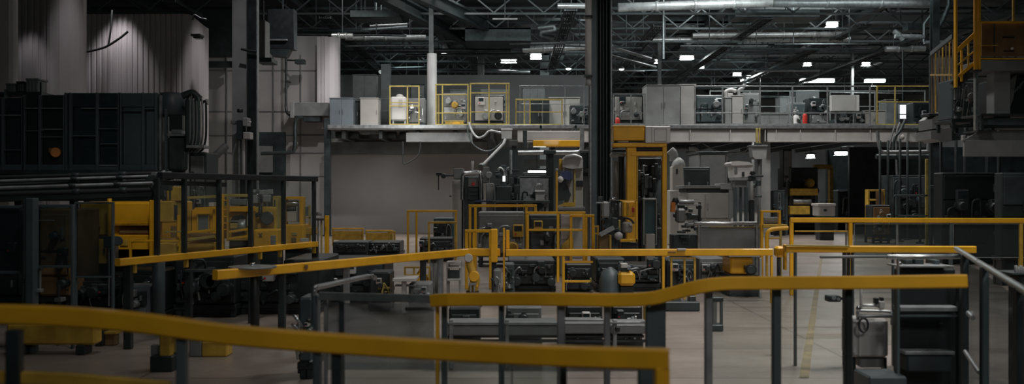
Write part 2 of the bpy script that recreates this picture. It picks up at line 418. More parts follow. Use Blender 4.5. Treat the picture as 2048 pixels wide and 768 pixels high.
# ------------------------------------------------------------------ mezzanine equipment
def cabinet(label, px0, py0, px1, d, t, m_, base='k', door=True, name='cabinet', cat='cabinet', dark_side=True, legs=0, n=2, py1=None):
    z0 = (0. if base == 'f' else DECK if base == 'k' else base) if py1 is None else Z(py1, d)
    x0, x1, z1 = X(px0, d), X(px1, d), Z(py0, d); W = x1-x0; H = z1-z0
    b = M().box(x0, x1, d+.02, d+t, z0+legs, z1); parts = [('body', b, m_)]
    if legs:
        for a in (x0+.03, x1-.09):
            for c in (d+.05, d+t-.1): parts.append(('leg', M().box(a, a+.06, c, c+.06, z0, z0+legs), 'dark_metal'))
    else: parts.append(('plinth', M().box(x0+.02, x1-.02, d+.05, d+t-.03, z0, z0+.06), 'black'))
    if door:
        for k in range(n):
            a, c = x0+W*k/n+.012, x0+W*(k+1)/n-.012
            hx = c-.05 if k % 2 == 0 else a+.03
            parts.append(('door', M().box(a, c, d, d+.025, z0+legs+.07, z1-.04), m_, [('handle', M().box(hx, hx+.02, d-.03, d, z0+H*.45, z0+H*.6), 'steel')]))
    parts.append(('top_cap', M().box(x0-.015, x1+.015, d-.01, d+t+.015, z1, z1+.03), m_))
    return thing(name, label, cat, parts)
cabinet('blue-grey cabinet at the far left corner of the mezzanine', 659, 197, 706, 36.4, .9, 'blue_grey')
cabinet('plain beige cabinet second from the left end of the mezzanine', 720, 197, 756, 36.5, .8, 'beige', n=1)
cabinet('narrow dark cabinet wedged between the blue-grey and beige ones', 707, 203, 718, 36.9, .6, 'black', n=1)
cabinet('wide grey cabinet with tall panels right of the central column on the mezzanine', 1293, 171, 1360, 37, 1.2, 'grey_paint', n=2)
cabinet('paler grey cabinet joined beside the wide one on the mezzanine', 1361, 170, 1392, 37.2, 1.2, 'light', n=1)
cabinet('tall slim grey cabinet left of a pair on the right mezzanine', 1450, 196, 1463, 37.2, .7, 'grey_paint', n=1)
cabinet('tall pale cabinet right one of a pair on the right mezzanine', 1464, 192, 1486, 37.2, .7, 'light', n=1)
cabinet('low pale cabinet beside the bright window on the mezzanine', 1731, 222, 1771, 38, .7, 'beige', n=2)
cabinet('grey block cabinet behind the yellow gate railing on the mezzanine', 1098, 196, 1160, 39, 1., 'beige', n=2)
cabinet('low grey cabinet with a slatted top in the right mezzanine', 1519, 229, 1578, 38, .8, 'grey', n=3)
cabinet('dark low cabinet behind the yellow gate railing', 1062, 199, 1098, 38.5, .7, 'black', n=2)
cabinet('dim tall cabinet against the rear mezzanine wall, left', 705, 150, 752, 47, .8, 'grey', n=2)
cabinet('dim grey locker at the rear of the mezzanine behind the white column', 900, 180, 938, 46, .8, 'grey', n=3)
cabinet('dim grey locker at the rear of the mezzanine behind the central railing', 1045, 176, 1090, 46, .8, 'grey', n=3)
cabinet('grey cupboard at the rear of the right mezzanine behind the signboard', 1560, 195, 1590, 46, .8, 'grey_paint', n=2)
cabinet('grey cupboard behind the right-end yellow mezzanine railing', 1772, 200, 1796, 40, .8, 'grey', n=1)
# pale tank
d = 37
thing('storage_tank', 'pale upright tank with a small lid at the left end of the mezzanine', 'tank', [
    ('body', M().r(781, 193, 812, 241, d, .8, .05), 'white'),
    ('lid', M().lathe(P(797, 193, d)+V((0,.4,0)), [(.14,0),(.14,.07),(.08,.12),(.02,.13)]), 'light'),
    ('label_plate', M().r(797, 199, 805, 215, d-.015, .02), 'light'),
    ('leg', M().box(X(784,d), X(784,d)+.07, d+.05, d+.12, DECK, Z(241,d)), 'steel_dull'),
    ('leg', M().box(X(808,d), X(808,d)+.07, d+.05, d+.12, DECK, Z(241,d)), 'steel_dull'),
    ('leg', M().box(X(784,d), X(784,d)+.07, d+.65, d+.72, DECK, Z(241,d)), 'steel_dull'),
    ('leg', M().box(X(808,d), X(808,d)+.07, d+.65, d+.72, DECK, Z(241,d)), 'steel_dull')])
# yellow column guard
d = 40.6
thing('column_guard', 'yellow guard wrapped round the foot of the white mezzanine column', 'guard', [
    ('skirt', M().box(X(847,d), X(883,d), d-.1, d, DECK, DECK+.35), 'yellow_pale'),
    ('strip', M().box(X(875,d), X(879,d), d-.05, d, DECK, Z(190, d)), 'yellow_pale')])
d = 37.2
thing('tool_chest', 'small yellow box standing under the dark machine on the mezzanine', 'box', [
    ('body', M().r(890, 243, 927, 'k', d-.3, .5), 'yellow_old'), ('lid', M().r(889, 241, 928, 243.5, d-.31, .52), 'yellow_pale'),
    ('side_panel', M().r(905, 245, 920, 254, d-.33, .03), 'yellow')])

def machine(label, px0, py0, px1, d, t, seed, pal=('grey', 'dark', 'steel_dull', 'yellow_old'), base='f', name='production_machine', cat='machine', dens=1., open_=False):
    """a machine of base frame, bodies, panels, motors, pipes and a control box, varied by seed"""
    q = random.Random(seed); z0 = 0. if base == 'f' else DECK if base == 'k' else base
    x0, x1, z1 = X(px0, d), X(px1, d), Z(py0, d); W, H = x1-x0, z1-z0; body, dark, metal, acc = pal; S = []
    if W < .1 or H < .1: return None
    u = min(W, H, 1.2)
    hb = H * q.uniform(.16, .26)
    fr = M()
    for a in (x0+.02, x1-.08):
        for c in (d+.05, d+t-.1): fr.box(a, a+.07, c, c+.07, z0, z0+hb)
    fr.box(x0, x1, d+.04, d+t, z0+hb-.07, z0+hb)
    if body in ('black', 'dark') and base == 'f': fr.box(x0+.03, x1-.03, d+.08, d+t-.1, z0, z0+hb)
    fr.box(x0, x1, d+.06, d+.11, z0+hb*.3, z0+hb*.3+.05)
    S.append(('base_frame', fr, dark))
    n = max(1, min(4, int(W / max(.45, H*.45)))); xs = [x0]
    for k in range(n-1): xs.append(x0 + W*(k+1+q.uniform(-.25, .25))/n)
    xs.append(x1); tall = q.randrange(n)
    for k in range(n):
        a, c = xs[k], xs[k+1]; hh = H if k == tall else H*q.uniform(.5, .88); top = z0+hh; wd = c-a
        b = M()
        if open_ and k != tall:
            for e in (a+.02, c-.07): b.box(e, e+.05, d+.05, d+.1, z0+hb, top); b.box(e, e+.05, d+t-.15, d+t-.1, z0+hb, top)
            b.box(a+.02, c-.02, d+.05, d+t-.1, top-.06, top)
            b.box(a+.02, c-.02, d+.1, d+t-.15, z0+hb, z0+hb+hh*.25)
        else: b.box(a+.01, c-.01, d+.03*(k % 2)+.04, d+t*q.uniform(.75, 1), z0+hb, top, .02)
        sub = []
        if not (open_ and k != tall):
            zz = z0+hb+.03; 
            rows = q.choice((1, 2, 2, 3))
            for rr in range(rows):
                h2 = (top-zz-.03)/(rows-rr)*q.uniform(.7, 1) if rr < rows-1 else top-zz-.04
                if h2 > .06 and wd > .15:
                    mm = q.choice((body, body, dark, metal)) if rr else body
                    sub.append(('panel', M().box(a+.04, c-.04, d-.005+.03*(k % 2), d+.045, zz, zz+h2-.03), mm))
                    if q.random() < .6: sub.append(('handle', M().box(c-.1, c-.08, d-.04+.03*(k % 2), d, zz+h2*.3, zz+h2*.6), 'steel'))
                zz += h2
        S.append(('body', b, body if q.random() < .75 else dark, sub))
    # motors
    for k in range(int(q.choice((1, 2, 2, 3))*dens)):
        rr = u*q.uniform(.07, .14); cx = q.uniform(x0+rr, x1-rr); cz = z0+hb+H*q.uniform(.1, .6)
        m1 = M(); m1.cyl((cx, d-.22*u-.05, cz), (cx, d+.05, cz), rr)
        for j in range(4): m1.cyl((cx, d-.18*u+j*.04*u, cz), (cx, d-.17*u+j*.04*u, cz), rr*1.15, n=12)
        S.append(('motor', m1, q.choice((metal, dark, acc)), [('terminal_box', M().box(cx-rr*.5, cx+rr*.5, d-.15*u, d-.02, cz+rr*.8, cz+rr*1.5), metal)]))
    for k in range(int(q.choice((1, 2, 3))*dens)):
        a = q.uniform(x0, x1-W*.3); b_ = a+W*q.uniform(.15, .3); zt = z0+H*q.uniform(.45, .95); zl = z0+hb+H*q.uniform(0, .2)
        S.append(('pipe', M().tube(curve([(a, d, zl), (a, d-.07, (zl+zt)/2), (a+.02, d-.08, zt-.05), (b_-.05, d-.09, zt), (b_, d-.02, zt-.1), (b_, d+.02, zl+.1)], 4), max(.012, u*.022), 6), q.choice((metal, 'steel', dark))))
    # control box and valve stack on the top of the lower bodies
    bx_ = q.uniform(x0, x1-.2*u); zc = z0+H*q.uniform(.5, .75)
    S.append(('control_box', M().box(bx_, bx_+.22*u, d-.1, d, zc, zc+.26*u), q.choice(('light', metal, acc)), [('display', M().box(bx_+.03*u, bx_+.19*u, d-.108, d-.1, zc+.12*u, zc+.23*u), 'black_gloss'), ('button', M().cyl((bx_+.06*u, d-.12, zc+.06*u), (bx_+.06*u, d-.1, zc+.06*u), .02*u, n=8), 'red')]))
    g = M()
    for k in range(int(5*dens)):
        sx = q.uniform(x0, x1-.1*u); sz = q.uniform(z0+hb, z0+H*.8); sw = u*q.uniform(.04, .16); sh = u*q.uniform(.03, .12)
        g.box(sx, min(x1, sx+sw), d-.06*q.random()-.01, d+.03, sz, sz+sh)
    S.append(('bracket', g, metal))
    return thing(name, label, cat, S)
machine('dark machine with pale top standing behind the small yellow box on the mezzanine', 886, 186, 932, 37.6, 1.2, 3, ('grey', 'black', 'steel_dull', 'yellow_old'), 'k')
machine('machine with a bluish belly in the taller yellow railed bay of the mezzanine', 948, 190, 1008, 37.6, 1.3, 5, ('beige', 'black', 'steel_dull', 'blue'), 'k')
machine('small valve machine between the pale tank and the white column', 816, 196, 850, 37.6, .9, 8, ('grey', 'dark', 'steel', 'dark'), 'k', open_=True)
machine('dark machine with silver fittings just left of the central column on the mezzanine', 1140, 210, 1178, 37.5, .9, 12, ('dark', 'black', 'steel_dull', 'grey'), 'k')
machine('machine with a white top box right of the central column on the mezzanine', 1228, 190, 1286, 38, .9, 15, ('beige', 'black', 'light', 'dark'), 'k')
machine('big dark machine with thin posts in the middle of the right mezzanine', 1392, 190, 1446, 37.4, 1.2, 18, ('slate', 'black', 'steel_dull', 'dark'), 'k')
machine('machine cluttered with pipes behind the tall cabinet pair', 1486, 185, 1520, 38.5, 1.1, 21, ('grey', 'black', 'steel', 'grey'), 'k', open_=True)
machine('blue-grey unit beside the red extinguisher on the mezzanine', 1580, 205, 1612, 39, .8, 25, ('grey', 'slate', 'light', 'slate'), 'k')
machine('dark unit with a pale screen right of the red extinguisher', 1618, 196, 1655, 39, .9, 27, ('grey', 'black', 'light', 'dark'), 'k')
machine('dark machine under the white signboard on the mezzanine', 1668, 222, 1728, 38, .9, 31, ('dark', 'black', 'steel_dull', 'dark'), 'k')
machine('dim machine at the back of the mezzanine left of the column', 820, 168, 850, 46, 1., 33, ('grey', 'dark', 'steel_dull', 'grey'), 'k')
machine('dim machine far back on the mezzanine above the extinguisher', 1590, 180, 1640, 46, 1., 35, ('grey', 'dark', 'steel_dull', 'grey'), 'k')
machine('dim machine far back behind the central railing', 960, 178, 1020, 46, 1., 37, ('grey', 'dark', 'steel_dull', 'grey'), 'k')
machine('dim machine at the far right end behind the yellow mezzanine rail', 1826, 205, 1862, 40, 1., 39, ('dark', 'black', 'steel_dull', 'grey'), 'k')
d = 37.6
thing('signboard', 'blank white box-shaped signboard raised on posts on the mezzanine', 'sign', [
    ('panel', M().r(1663, 190, 1712, 222, d, .25), 'light'), ('side_panel', M().r(1712, 190, 1719, 222, d+.02, .22), 'white'),
    ('post', M().r(1670, 222, 1673, 'k', d+.1, .05), 'steel_dull'), ('post', M().r(1706, 222, 1709, 'k', d+.1, .05), 'steel_dull')])
def extinguisher(label, px, d, h=.5):
    z = DECK; x = X(px, d)
    thing('fire_extinguisher', label, 'fire extinguisher', [
        ('cylinder', M().lathe((x, d, z), [(.07,0),(.085,.03),(.085,h*.75),(.05,h*.88),(.03,h*.92)]), 'red'),
        ('valve', M().box(x-.03, x+.05, d-.02, d+.02, z+h*.92, z+h), 'black'),
        ('hose', M().tube(curve([(x+.04, d, z+h*.95), (x+.11, d, z+h*.8), (x+.1, d, z+h*.3)], 4), .012, 6), 'rubber')])
extinguisher('red extinguisher standing on the right mezzanine beside a pale cloth', 1610, 37.2, .62)
extinguisher('small red extinguisher just right of the central column above the yellow box', 1235, 37.0, .42)
d = 37.2
thing('folded_tarp', 'crumpled pale tarpaulin hanging over a stand left of the red extinguisher', 'tarpaulin', [
    ('cloth', M().add([P(a, b, d+.1*math.sin(a)) for a, b in ((1582,252),(1586,232),(1591,229),(1597,231),(1601,240),(1604,252))] + [P(a, b, d+.4) for a, b in ((1582,252),(1586,232),(1591,229),(1597,231),(1601,240),(1604,252))], [[0,1,7,6],[1,2,8,7],[2,3,9,8],[3,4,10,9],[4,5,11,10],[0,5,4,3,2,1]], True), 'light'),
    ('stand', M().box(X(1585,d), X(1600,d), d+.15, d+.35, DECK, DECK+.2), 'dark')])
# bright window at the rear
struct('window_2', M().r(1799, 209, 1825, 237, 41.5, .06), 'window_glow')
m = M().frame(1797, 207, 1827, 'k', 41.4, .06, .05); m.r(1797, 228, 1827, 230, 41.4, .05)
struct('window_frame', m, 'grey_paint')
struct('window_3', M().r(1049, 319, 1092, 332, 50, .06), 'grey_paint')

# hoses and boxes hung at the mezzanine front, left of the centre
d = 35.2
thing('junction_box', 'grey junction box bolted below the mezzanine edge with a bent pipe', 'box', [
    ('body', M().r(1003, 259, 1024, 278, d, .5), 'grey_paint'), ('lid', M().r(1002, 257, 1025, 260, d-.02, .54), 'light'),
    ('bracket', M().box(X(1012,d), X(1016,d), d+.4, 36.1, DECK-.3, DECK-.2), 'steel_dull')])
thing('hose', 'pair of grey hoses looping down from the mezzanine into the junction box', 'hose', [
    ('hose_line', M().tube(curve([P(938, 245, 35.8), P(944, 262, 35.7), P(955, 275, 35.6), P(968, 272, 35.5), P(980, 262, 35.5), P(1003, 266, 35.5)]), .045, 8), 'steel_dull'),
    ('hose_line', M().tube(curve([P(934, 250, 35.8), P(939, 275, 35.7), P(950, 292, 35.6), P(968, 302, 35.5), P(985, 300, 35.5), P(1003, 285, 35.5), P(1006, 276, 35.5)]), .03, 8), 'dark_metal')])
thing('hose', 'dark looped cable dangling in front of the grey wall under the mezzanine', 'cable', [
    ('hose_line', M().tube(curve([P(806, 283, 35.9), P(806, 305, 35.9), P(807, 327, 35.9), P(822, 322, 35.9), P(838, 308, 35.9), P(841, 283, 35.9)]), .025, 6), 'cable')])
thing('support_pipe', 'slanted grey pipe rising from the grey duct machine to the junction box', 'pipe', [
    ('tube', M().tube([P(964, 332, 33), P(1007, 288, 34.5), P(1011, 277, 35.3)], .055, 10), 'grey'), ('flange', M().cyl(P(964, 332, 33), P(962, 335, 32.9), .12), 'dark_metal')])
d = 33
thing('crane_beam', 'white crane girder with a yellow lower half left of the central column', 'crane', [
    ('girder', M().r(1052, 262, 1166, 281, d, .5), 'light'), ('yellow_strip', M().r(1066, 281, 1166, 293, d-.05, .5), 'yellow'),
    ('end_plate', M().r(1046, 260, 1054, 300, d-.03, .5), 'dark_metal'), ('hanger', M().r(1080, 250, 1084, 262, d+.2, .1).box(X(1080,d), X(1084,d), d+.2, 36.1, Z(250,d)-.1, Z(250, d)), 'dark'),
    ('hanger', M().r(1150, 250, 1154, 262, d+.2, .1).box(X(1150,d), X(1154,d), d+.2, 36.1, Z(250,d)-.1, Z(250, d)), 'dark')])
thing('overhead_pipe', 'grey horizontal pipe below the crane girder ending in a down bend', 'pipe', [
    ('tube', M().tube(curve([P(1036, 306, 32.5), P(1090, 305, 32.5), P(1150, 305, 32.5), P(1162, 300, 32.5), P(1164, 285, 32.5), P(1164, 256, 32.5)], 4), .075, 10), 'steel_dull')])
# equipment hanging under the left mezzanine edge
m = M()
for px in (672, 700, 740, 775, 800): m.cyl(P(px, 268, 37.2), P(px+18, 268, 37.2), .16)
thing('ventilation_units', 'row of dark ventilation drums hanging under the left mezzanine', 'vent', [('drum', m, 'dark'), ('tray', M().r(722, 262, 760, 268, 36.9, .5), 'steel_dull'), ('hanger_bar', M().r(668, 256, 830, 262, 37.1, .3), 'dark')])

# ------------------------------------------------------------------ left wall furniture
d = 36.9
thing('wall_duct', 'grey box duct running from the panel wall to the mezzanine corner', 'duct', [
    ('body', M().r(583, 205, 657, 232, d, .8), 'grey'), ('collar', M().r(580, 203, 588, 236, d-.05, .9), 'grey_paint'), ('lower_tray', M().r(606, 232, 640, 243, d+.05, .6), 'dark_metal')])
thing('wall_pipe', 'dark bent pipe dropping from the box duct down the panel wall', 'pipe', [
    ('tube', M().tube(curve([P(606, 234, 36.8), P(594, 238, 36.8), P(590, 250, 36.8), P(590, 280, 36.8), P(588, 300, 36.8), P(578, 305, 36.8), P(522, 307, 36.8)], 5), .07, 10), 'dark_metal')])
thing('wall_pipe', 'straight dark downpipe on the panel wall left of the box duct', 'pipe', [
    ('tube', M().tube(curve([P(572, 60, 37.4), P(572, 150, 37.4), P(572, 215, 37.4), P(576, 228, 37.2), P(584, 231, 37.0)], 5), .05, 8), 'dark_metal'),
    ('clip', M().r(569, 160, 575, 163, 37.3, .6), 'dark')])
thing('wall_lamp', 'unlit dark lamp head on an arm high on the panel wall', 'lamp', [
    ('arm', M().tube([P(574, 120, 37.4), P(592, 121, 37.0)], .03), 'dark'), ('head', M().r(589, 118, 608, 127, 36.8, .35), 'dark_metal')])
thing('duct_box', 'dark hanging box beside the tall column above the panel wall', 'duct', [
    ('body', M().r(514, 40, 530, 117, 30, .6), 'grey'), ('base_plate', M().r(512, 115, 543, 124, 29.9, .8), 'dark'), ('hanger', M().box(X(520,30), X(522,30), 30.3, 30.4, Z(40,30), 10.1), 'dark')])
thing('ceiling_unit', 'black ventilation unit tucked under the roof above the panel wall', 'vent', [
    ('body', M().r(535, 18, 588, 98, 33, .5), 'black'), ('fin', M().r(536, 78, 574, 81, 32.9, .3), 'steel_dull'), ('lower_tray', M().prism([(532, 98), (580, 98), (572, 114), (545, 112)], 33, .4), 'dark'),
    ('hanger', M().box(X(560,33), X(562,33), 33.3, 33.4, Z(18,33), 10.1), 'dark')])
# switchgear on the white column
d = 23.5
thing('switch_box', 'cluster of small switch boxes fixed to the white steel column', 'electrical box', [
    ('box_body', M().r(473, 240, 484, 280, d, .35), 'dark'), ('side_box', M().r(485, 235, 495, 252, d-.05, .3), 'grey_paint'), ('side_box', M().r(486, 264, 500, 278, d-.1, .3), 'light'),
    ('side_box', M().r(461, 240, 470, 248, d, .3), 'steel_dull'), ('cap', M().cyl(P(480, 225, d+.1), P(480, 218, d+.1), .07), 'black'), ('cap', M().cyl(P(499, 246, d-.1), P(499, 242, d-.1), .04), 'white'),
    ('conduit', M().tube([P(478, 280, d+.15), P(478, 330, d+.15), P(478, 400, d+.15)], .035), 'steel_dull'), ('conduit', M().tube([P(487, 278, d+.1), P(487, 330, d+.1), P(487, 398, d+.1)], .04), 'light')])
thing('cable_tie', 'dark strap clamping the two tall columns together near the roof', 'strap', [('strap_band', M().tube([P(482, 98, 23.7), P(500, 102, 23.7), P(514, 103, 23.7)], .03), 'black')])
thing('conduit_pipe', 'pale vertical pipe attached to the left face of the central column', 'pipe', [
    ('tube', M().cyl(P(1177, -80, 25.8), P(1177, 150, 25.8), .085, n=14, bev=.02), 'light'), ('socket', M().cyl(P(1177, 150, 25.8), P(1177, 171, 25.8), .075), 'grey_paint'),
    ('clamp', M().r(1169, 30, 1186, 33, 25.65, .4), 'black'), ('clamp', M().r(1169, 149, 1186, 152, 25.65, .4), 'dark_metal')])
thing('loose_cable', 'thin dark cable drooping across the top of the ribbed white wall', 'cable', [
    ('cable_line', M().tube(curve([P(166, 105, 29.5), P(195, 99, 29.5), P(215, 92, 29.5), P(240, 76, 29.5), P(256, 63, 29.5)]), .035, 6), 'cable'),
    ('cable_line', M().tube(curve([P(217, 90, 29.5), P(220, 70, 29.5), P(222, 52, 29.5), P(224, 20, 29.5)]), .03, 6), 'cable')])
thing('wall_bracket', 'small dark hook bracket on the ribbed wall beside its bright right edge', 'bracket', [
    ('arm', M().tube(curve([P(385, 40, 29.4), P(389, 30, 29.4), P(400, 36, 29.4), P(413, 39, 29.4)], 4), .03, 6), 'black'), ('hook', M().r(381, 67, 400, 72, 29.4, .4).r(386, 70, 400, 76, 29.5, .3), 'black')])

LAMPS = [  # px0, py0, px1, py1, d, label
 (1061, 107, 1083, 116, 57, 'bright squarish lamp left of the central column'), (1002, 119, 1033, 124, 60, 'slim bright strip lamp above the left mezzanine'),
 (1310, 119, 1322, 125, 60, 'small bright lamp first right of the central column'), (1361, 111, 1388, 117, 58, 'rounded bright lamp below the parallel silver pipes'),
 (1386, 132, 1409, 137, 64, 'slim lamp second one under the parallel silver pipes'), (1467, 145, 1483, 150, 68, 'small oval lamp above the tall cabinet pair'),
 (1494, 151, 1503, 157, 70, 'tiny round lamp right of the small oval one'), (1482, 158, 1489, 164, 72, 'tiny lamp lowest of the three above the cabinet pair'),
 (1655, 43, 1677, 51, 45.5, 'highest bright lamp in the upper right'), (1609, 125, 1623, 130, 61, 'small lamp above the long lit tube'),
 (1726, 122, 1741, 130, 61, 'small bright lamp above the shorter lit tube'), (1604, 157, 1670, 163, 70, 'longest lit tube lamp over the right mezzanine'),
 (1732, 158, 1772, 163, 70, 'shorter lit tube lamp near the right mezzanine end'),
 (757, 140, 781, 147, 56, 'dim pale disc lamp over the beige mezzanine cabinet'),
 (1616, 309, 1630, 315, 43, 'left lit lamp under the mezzanine'), (1672, 303, 1696, 309, 43, 'right lit lamp under the mezzanine'),
 (1056, 341, 1092, 346, 46, 'bright low strip lamp behind the central machines')]
# ------------------------------------------------------------------ roof services
def hpipe(label, pts, r, m_='pipe_dark', name='overhead_pipe', group=None, flanges=0, cat='pipe', hangers=()):
    pts = [P(*p) for p in pts]; parts = [('tube', M().tube(pts, r, 12), m_)]
    for k in range(flanges):
        t = (k+1)/(flanges+1); p = pts[0].lerp(pts[-1], t); dd = (pts[-1]-pts[0]).normalized()*.06
        parts.append(('flange', M().cyl(p-dd, p+dd, r*1.18), m_))
    for t in hangers:
        p = pts[0].lerp(pts[-1], t); parts.append(('hanger', M().box(p.x-.02, p.x+.02, p.y-.02, p.y+.02, p.z+r*.8, 10.45), 'truss'))
    return thing(name, label, cat, parts, group)
hpipe('thick shiny duct at the very top, running right from the central column', [(1236, 15, 42), (1545, 5, 42)], .19, 'galvanised', 'overhead_duct', cat='duct', flanges=3, hangers=(.1, .5, .9))
hpipe('duller thick duct continuing along the top to the far right', [(1546, 6, 42.2), (1870, 8, 42.2)], .18, 'steel_dull', 'overhead_duct', cat='duct', flanges=2, hangers=(.3, .8))
hpipe('shiny duct stub at the top left of the central column', [(1115, 12, 42), (1170, 12, 42)], .12, 'galvanised', 'overhead_duct', cat='duct', hangers=(.5,))
hpipe('upper one of the two parallel silver pipes right of the centre', [(1385, 71, 50), (1690, 68, 50)], .13, 'galvanised', flanges=4, hangers=(.2, .6, .95))
hpipe('lower one of the two parallel silver pipes right of the centre', [(1290, 80, 50.5), (1700, 78, 50.5)], .13, 'galvanised', flanges=5, hangers=(.1, .5, .9))
hpipe('silver pipe over the left mezzanine starting at the ribbed wall corner', [(690, 76, 46), (852, 74, 46)], .12, 'galvanised', flanges=3, hangers=(.2, .8))
hpipe('short flanged silver pipe end above the ribbed wall corner', [(664, 72, 41), (706, 72, 41)], .12, 'galvanised', flanges=2, hangers=(.5,))
hpipe('thin grey pipe just below the silver one over the left mezzanine', [(690, 92, 50), (855, 90, 50)], .06, 'steel_dull', hangers=(.3, .8))
hpipe('lowest thin grey pipe over the left mezzanine', [(675, 104, 54), (840, 100, 54)], .05, 'pipe_dark', hangers=(.3, .8))
hpipe('silver pipe passing behind the left side of the central column', [(1045, 99, 56), (1172, 93, 56)], .2, 'galvanised', flanges=2, hangers=(.3, .8))
hpipe('short silver pipe over the right end of the mezzanine', [(1771, 98, 52), (1850, 97, 52)], .15, 'galvanised', flanges=2, hangers=(.2, .8))
hpipe('thin silver pipe at mid height above the long lit tube lamps', [(1490, 111, 58), (1700, 109, 58)], .07, 'steel_dull', hangers=(.3, .8))
hpipe('thin dim pipe crossing high above the right mezzanine', [(1340, 120, 64), (1760, 118, 64)], .07, 'pipe_dark', hangers=(.3, .8))
hpipe('thin bright-lit strip of conduit above the left silver pipe', [(735, 40, 44), (785, 41, 44)], .035, 'chrome', hangers=(.3, .8))
hpipe('slanted conduit above the left silver pipe, upper of two', [(740, 52, 45), (815, 48, 45)], .05, 'galvanised', hangers=(.3, .8))
hpipe('slanted conduit above the left silver pipe, lower of two', [(725, 60, 46), (815, 53, 46)], .06, 'steel_dull', hangers=(.3, .8))
hpipe('thin conduit high left of the central column', [(985, 38, 44), (1035, 38, 44)], .04, 'galvanised', hangers=(.5,))
hpipe('grey pipe slanting up behind the right side of the central column', [(1222, 92, 48), (1300, 116, 56)], .12, 'steel_dull', hangers=(.5,))
hpipe('dark pipe slanting below the other right behind the central column', [(1222, 110, 49.2), (1310, 134, 58)], .1, 'pipe_dark', hangers=(.5,))
hpipe('curled grey duct spiral above the lit square lamp', [(1076, 56, 48), (1108, 52, 48), (1110, 60, 48), (1082, 64, 48), (1080, 70, 48), (1105, 76, 49)], .12, 'steel_dull', hangers=(.5,))
hpipe('thin vertical rod hanging just right of the central column', [(1327, -20, 43), (1327, 118, 43)], .05, 'steel_dull')
hpipe('dark thin cable dropping to the right mezzanine end', [(1806, 100, 45), (1806, 205, 45)], .035, 'black')
lab = 'one of the dim thin service pipes strung under the roof trusses'
for k in range(46):
    d = 44.5 + k*.78 + (.3 if 1 else 0); z = R.uniform(8.55, 9.0); x = R.uniform(-22, 22)*d/60; L = R.uniform(2.5, 9); rr = R.choice((.04, .05, .07, .1))
    a = (X(1024, d)+x, d, z); b = (x+L, d+R.uniform(-.15, .15), z+R.uniform(-.1, .1))
    pa, pb = CX + a[0]/a[1]*F, CX + b[0]/b[1]*F; ya = CY - (a[2]-CH)/a[1]*F; yb = CY - (b[2]-CH)/b[1]*F
    if any(L_[4] > d - 1 and pa < L_[2]+8 and pb > L_[0]-8 and min(ya, yb)-5 < L_[3] and max(ya, yb)+5 > L_[1] for L_ in LAMPS): continue   # keep the lamps clear of pipes
    m = M().tube([a, b], rr, 8); hg = M()
    for t in (.2, .8): p = V(a).lerp(V(b), t); hg.box(p.x-.02, p.x+.02, p.y-.02, p.y+.02, p.z, 10.45)
    thing('service_pipe', lab, 'pipe', [('tube', m, R.choice(('pipe_dark', 'pipe_dark', 'steel_dull', 'dark'))), ('hanger', hg, 'truss')], 'thin service pipes under the roof')
lab = 'one of the dark cable trays running away under the roof'
for k, (x, d0, d1, z) in enumerate(((-14, 40, 60, 9.2), (-8.5, 44, 70, 9.22), (-2.5, 50, 78, 9.2), (2.2, 42, 70, 9.2), (6.5, 46, 80, 9.2), (11, 44, 76, 9.2), (16, 46, 80, 9.2), (20, 50, 80, 9.2))):
    m = M(); m.box(x, x+.04, d0, d1, z, z+.12); m.box(x+.5, x+.54, d0, d1, z, z+.12)
    y = d0
    while y < d1: m.box(x+.04, x+.5, y, y+.06, z+.02, z+.05); y += .8
    c = M()
    for j in range(4): c.tube([(x+.1+j*.1, d0, z+.08), (x+.1+j*.1, d1, z+.08)], .03, 6)
    hg = M()
    for t in (.1, .5, .9): hg.box(x-.02, x+.02, d0+(d1-d0)*t, d0+(d1-d0)*t+.04, z, 10.45)
    thing('cable_tray', lab, 'cable tray', [('tray', m, 'pipe_dark'), ('cable_bundle', c, 'cable'), ('hanger', hg, 'truss')], 'cable trays under the roof')
# air handling boxes
for lb, a in (('broad dark duct box under the roof left of the centre', (930, 55, 1062, 82, 48, 2.5)), ('small dark air unit hung in the roof at the upper right', (1815, 46, 1846, 60, 44, .6)),
              ('pale square vent box hung behind the left mezzanine', (985, 98, 1000, 106, 58, 1.)), ('wide dim duct box above the long lit tube lamps', (1470, 20, 1640, 34, 46, 1.5)),
              ('dim duct box crossing above the two silver pipes', (1330, 28, 1500, 50, 52, 1.5)), ('dim duct box left of the hanging box lamp', (700, 20, 800, 34, 42, 1.5))):
    m = M().r(*a); x = (X(a[0], a[4])+X(a[2], a[4]))/2
    hg = M().box(x-.5, x-.46, a[4]+.4, a[4]+.44, Z(a[1], a[4]), 10.45).box(x+.46, x+.5, a[4]+.4, a[4]+.44, Z(a[1], a[4]), 10.45)
    thing('air_duct', lb, 'duct', [('body', m, 'grey' if 'grey' in lb or 'pale' in lb else 'dark_metal'), ('hanger', hg, 'truss')])
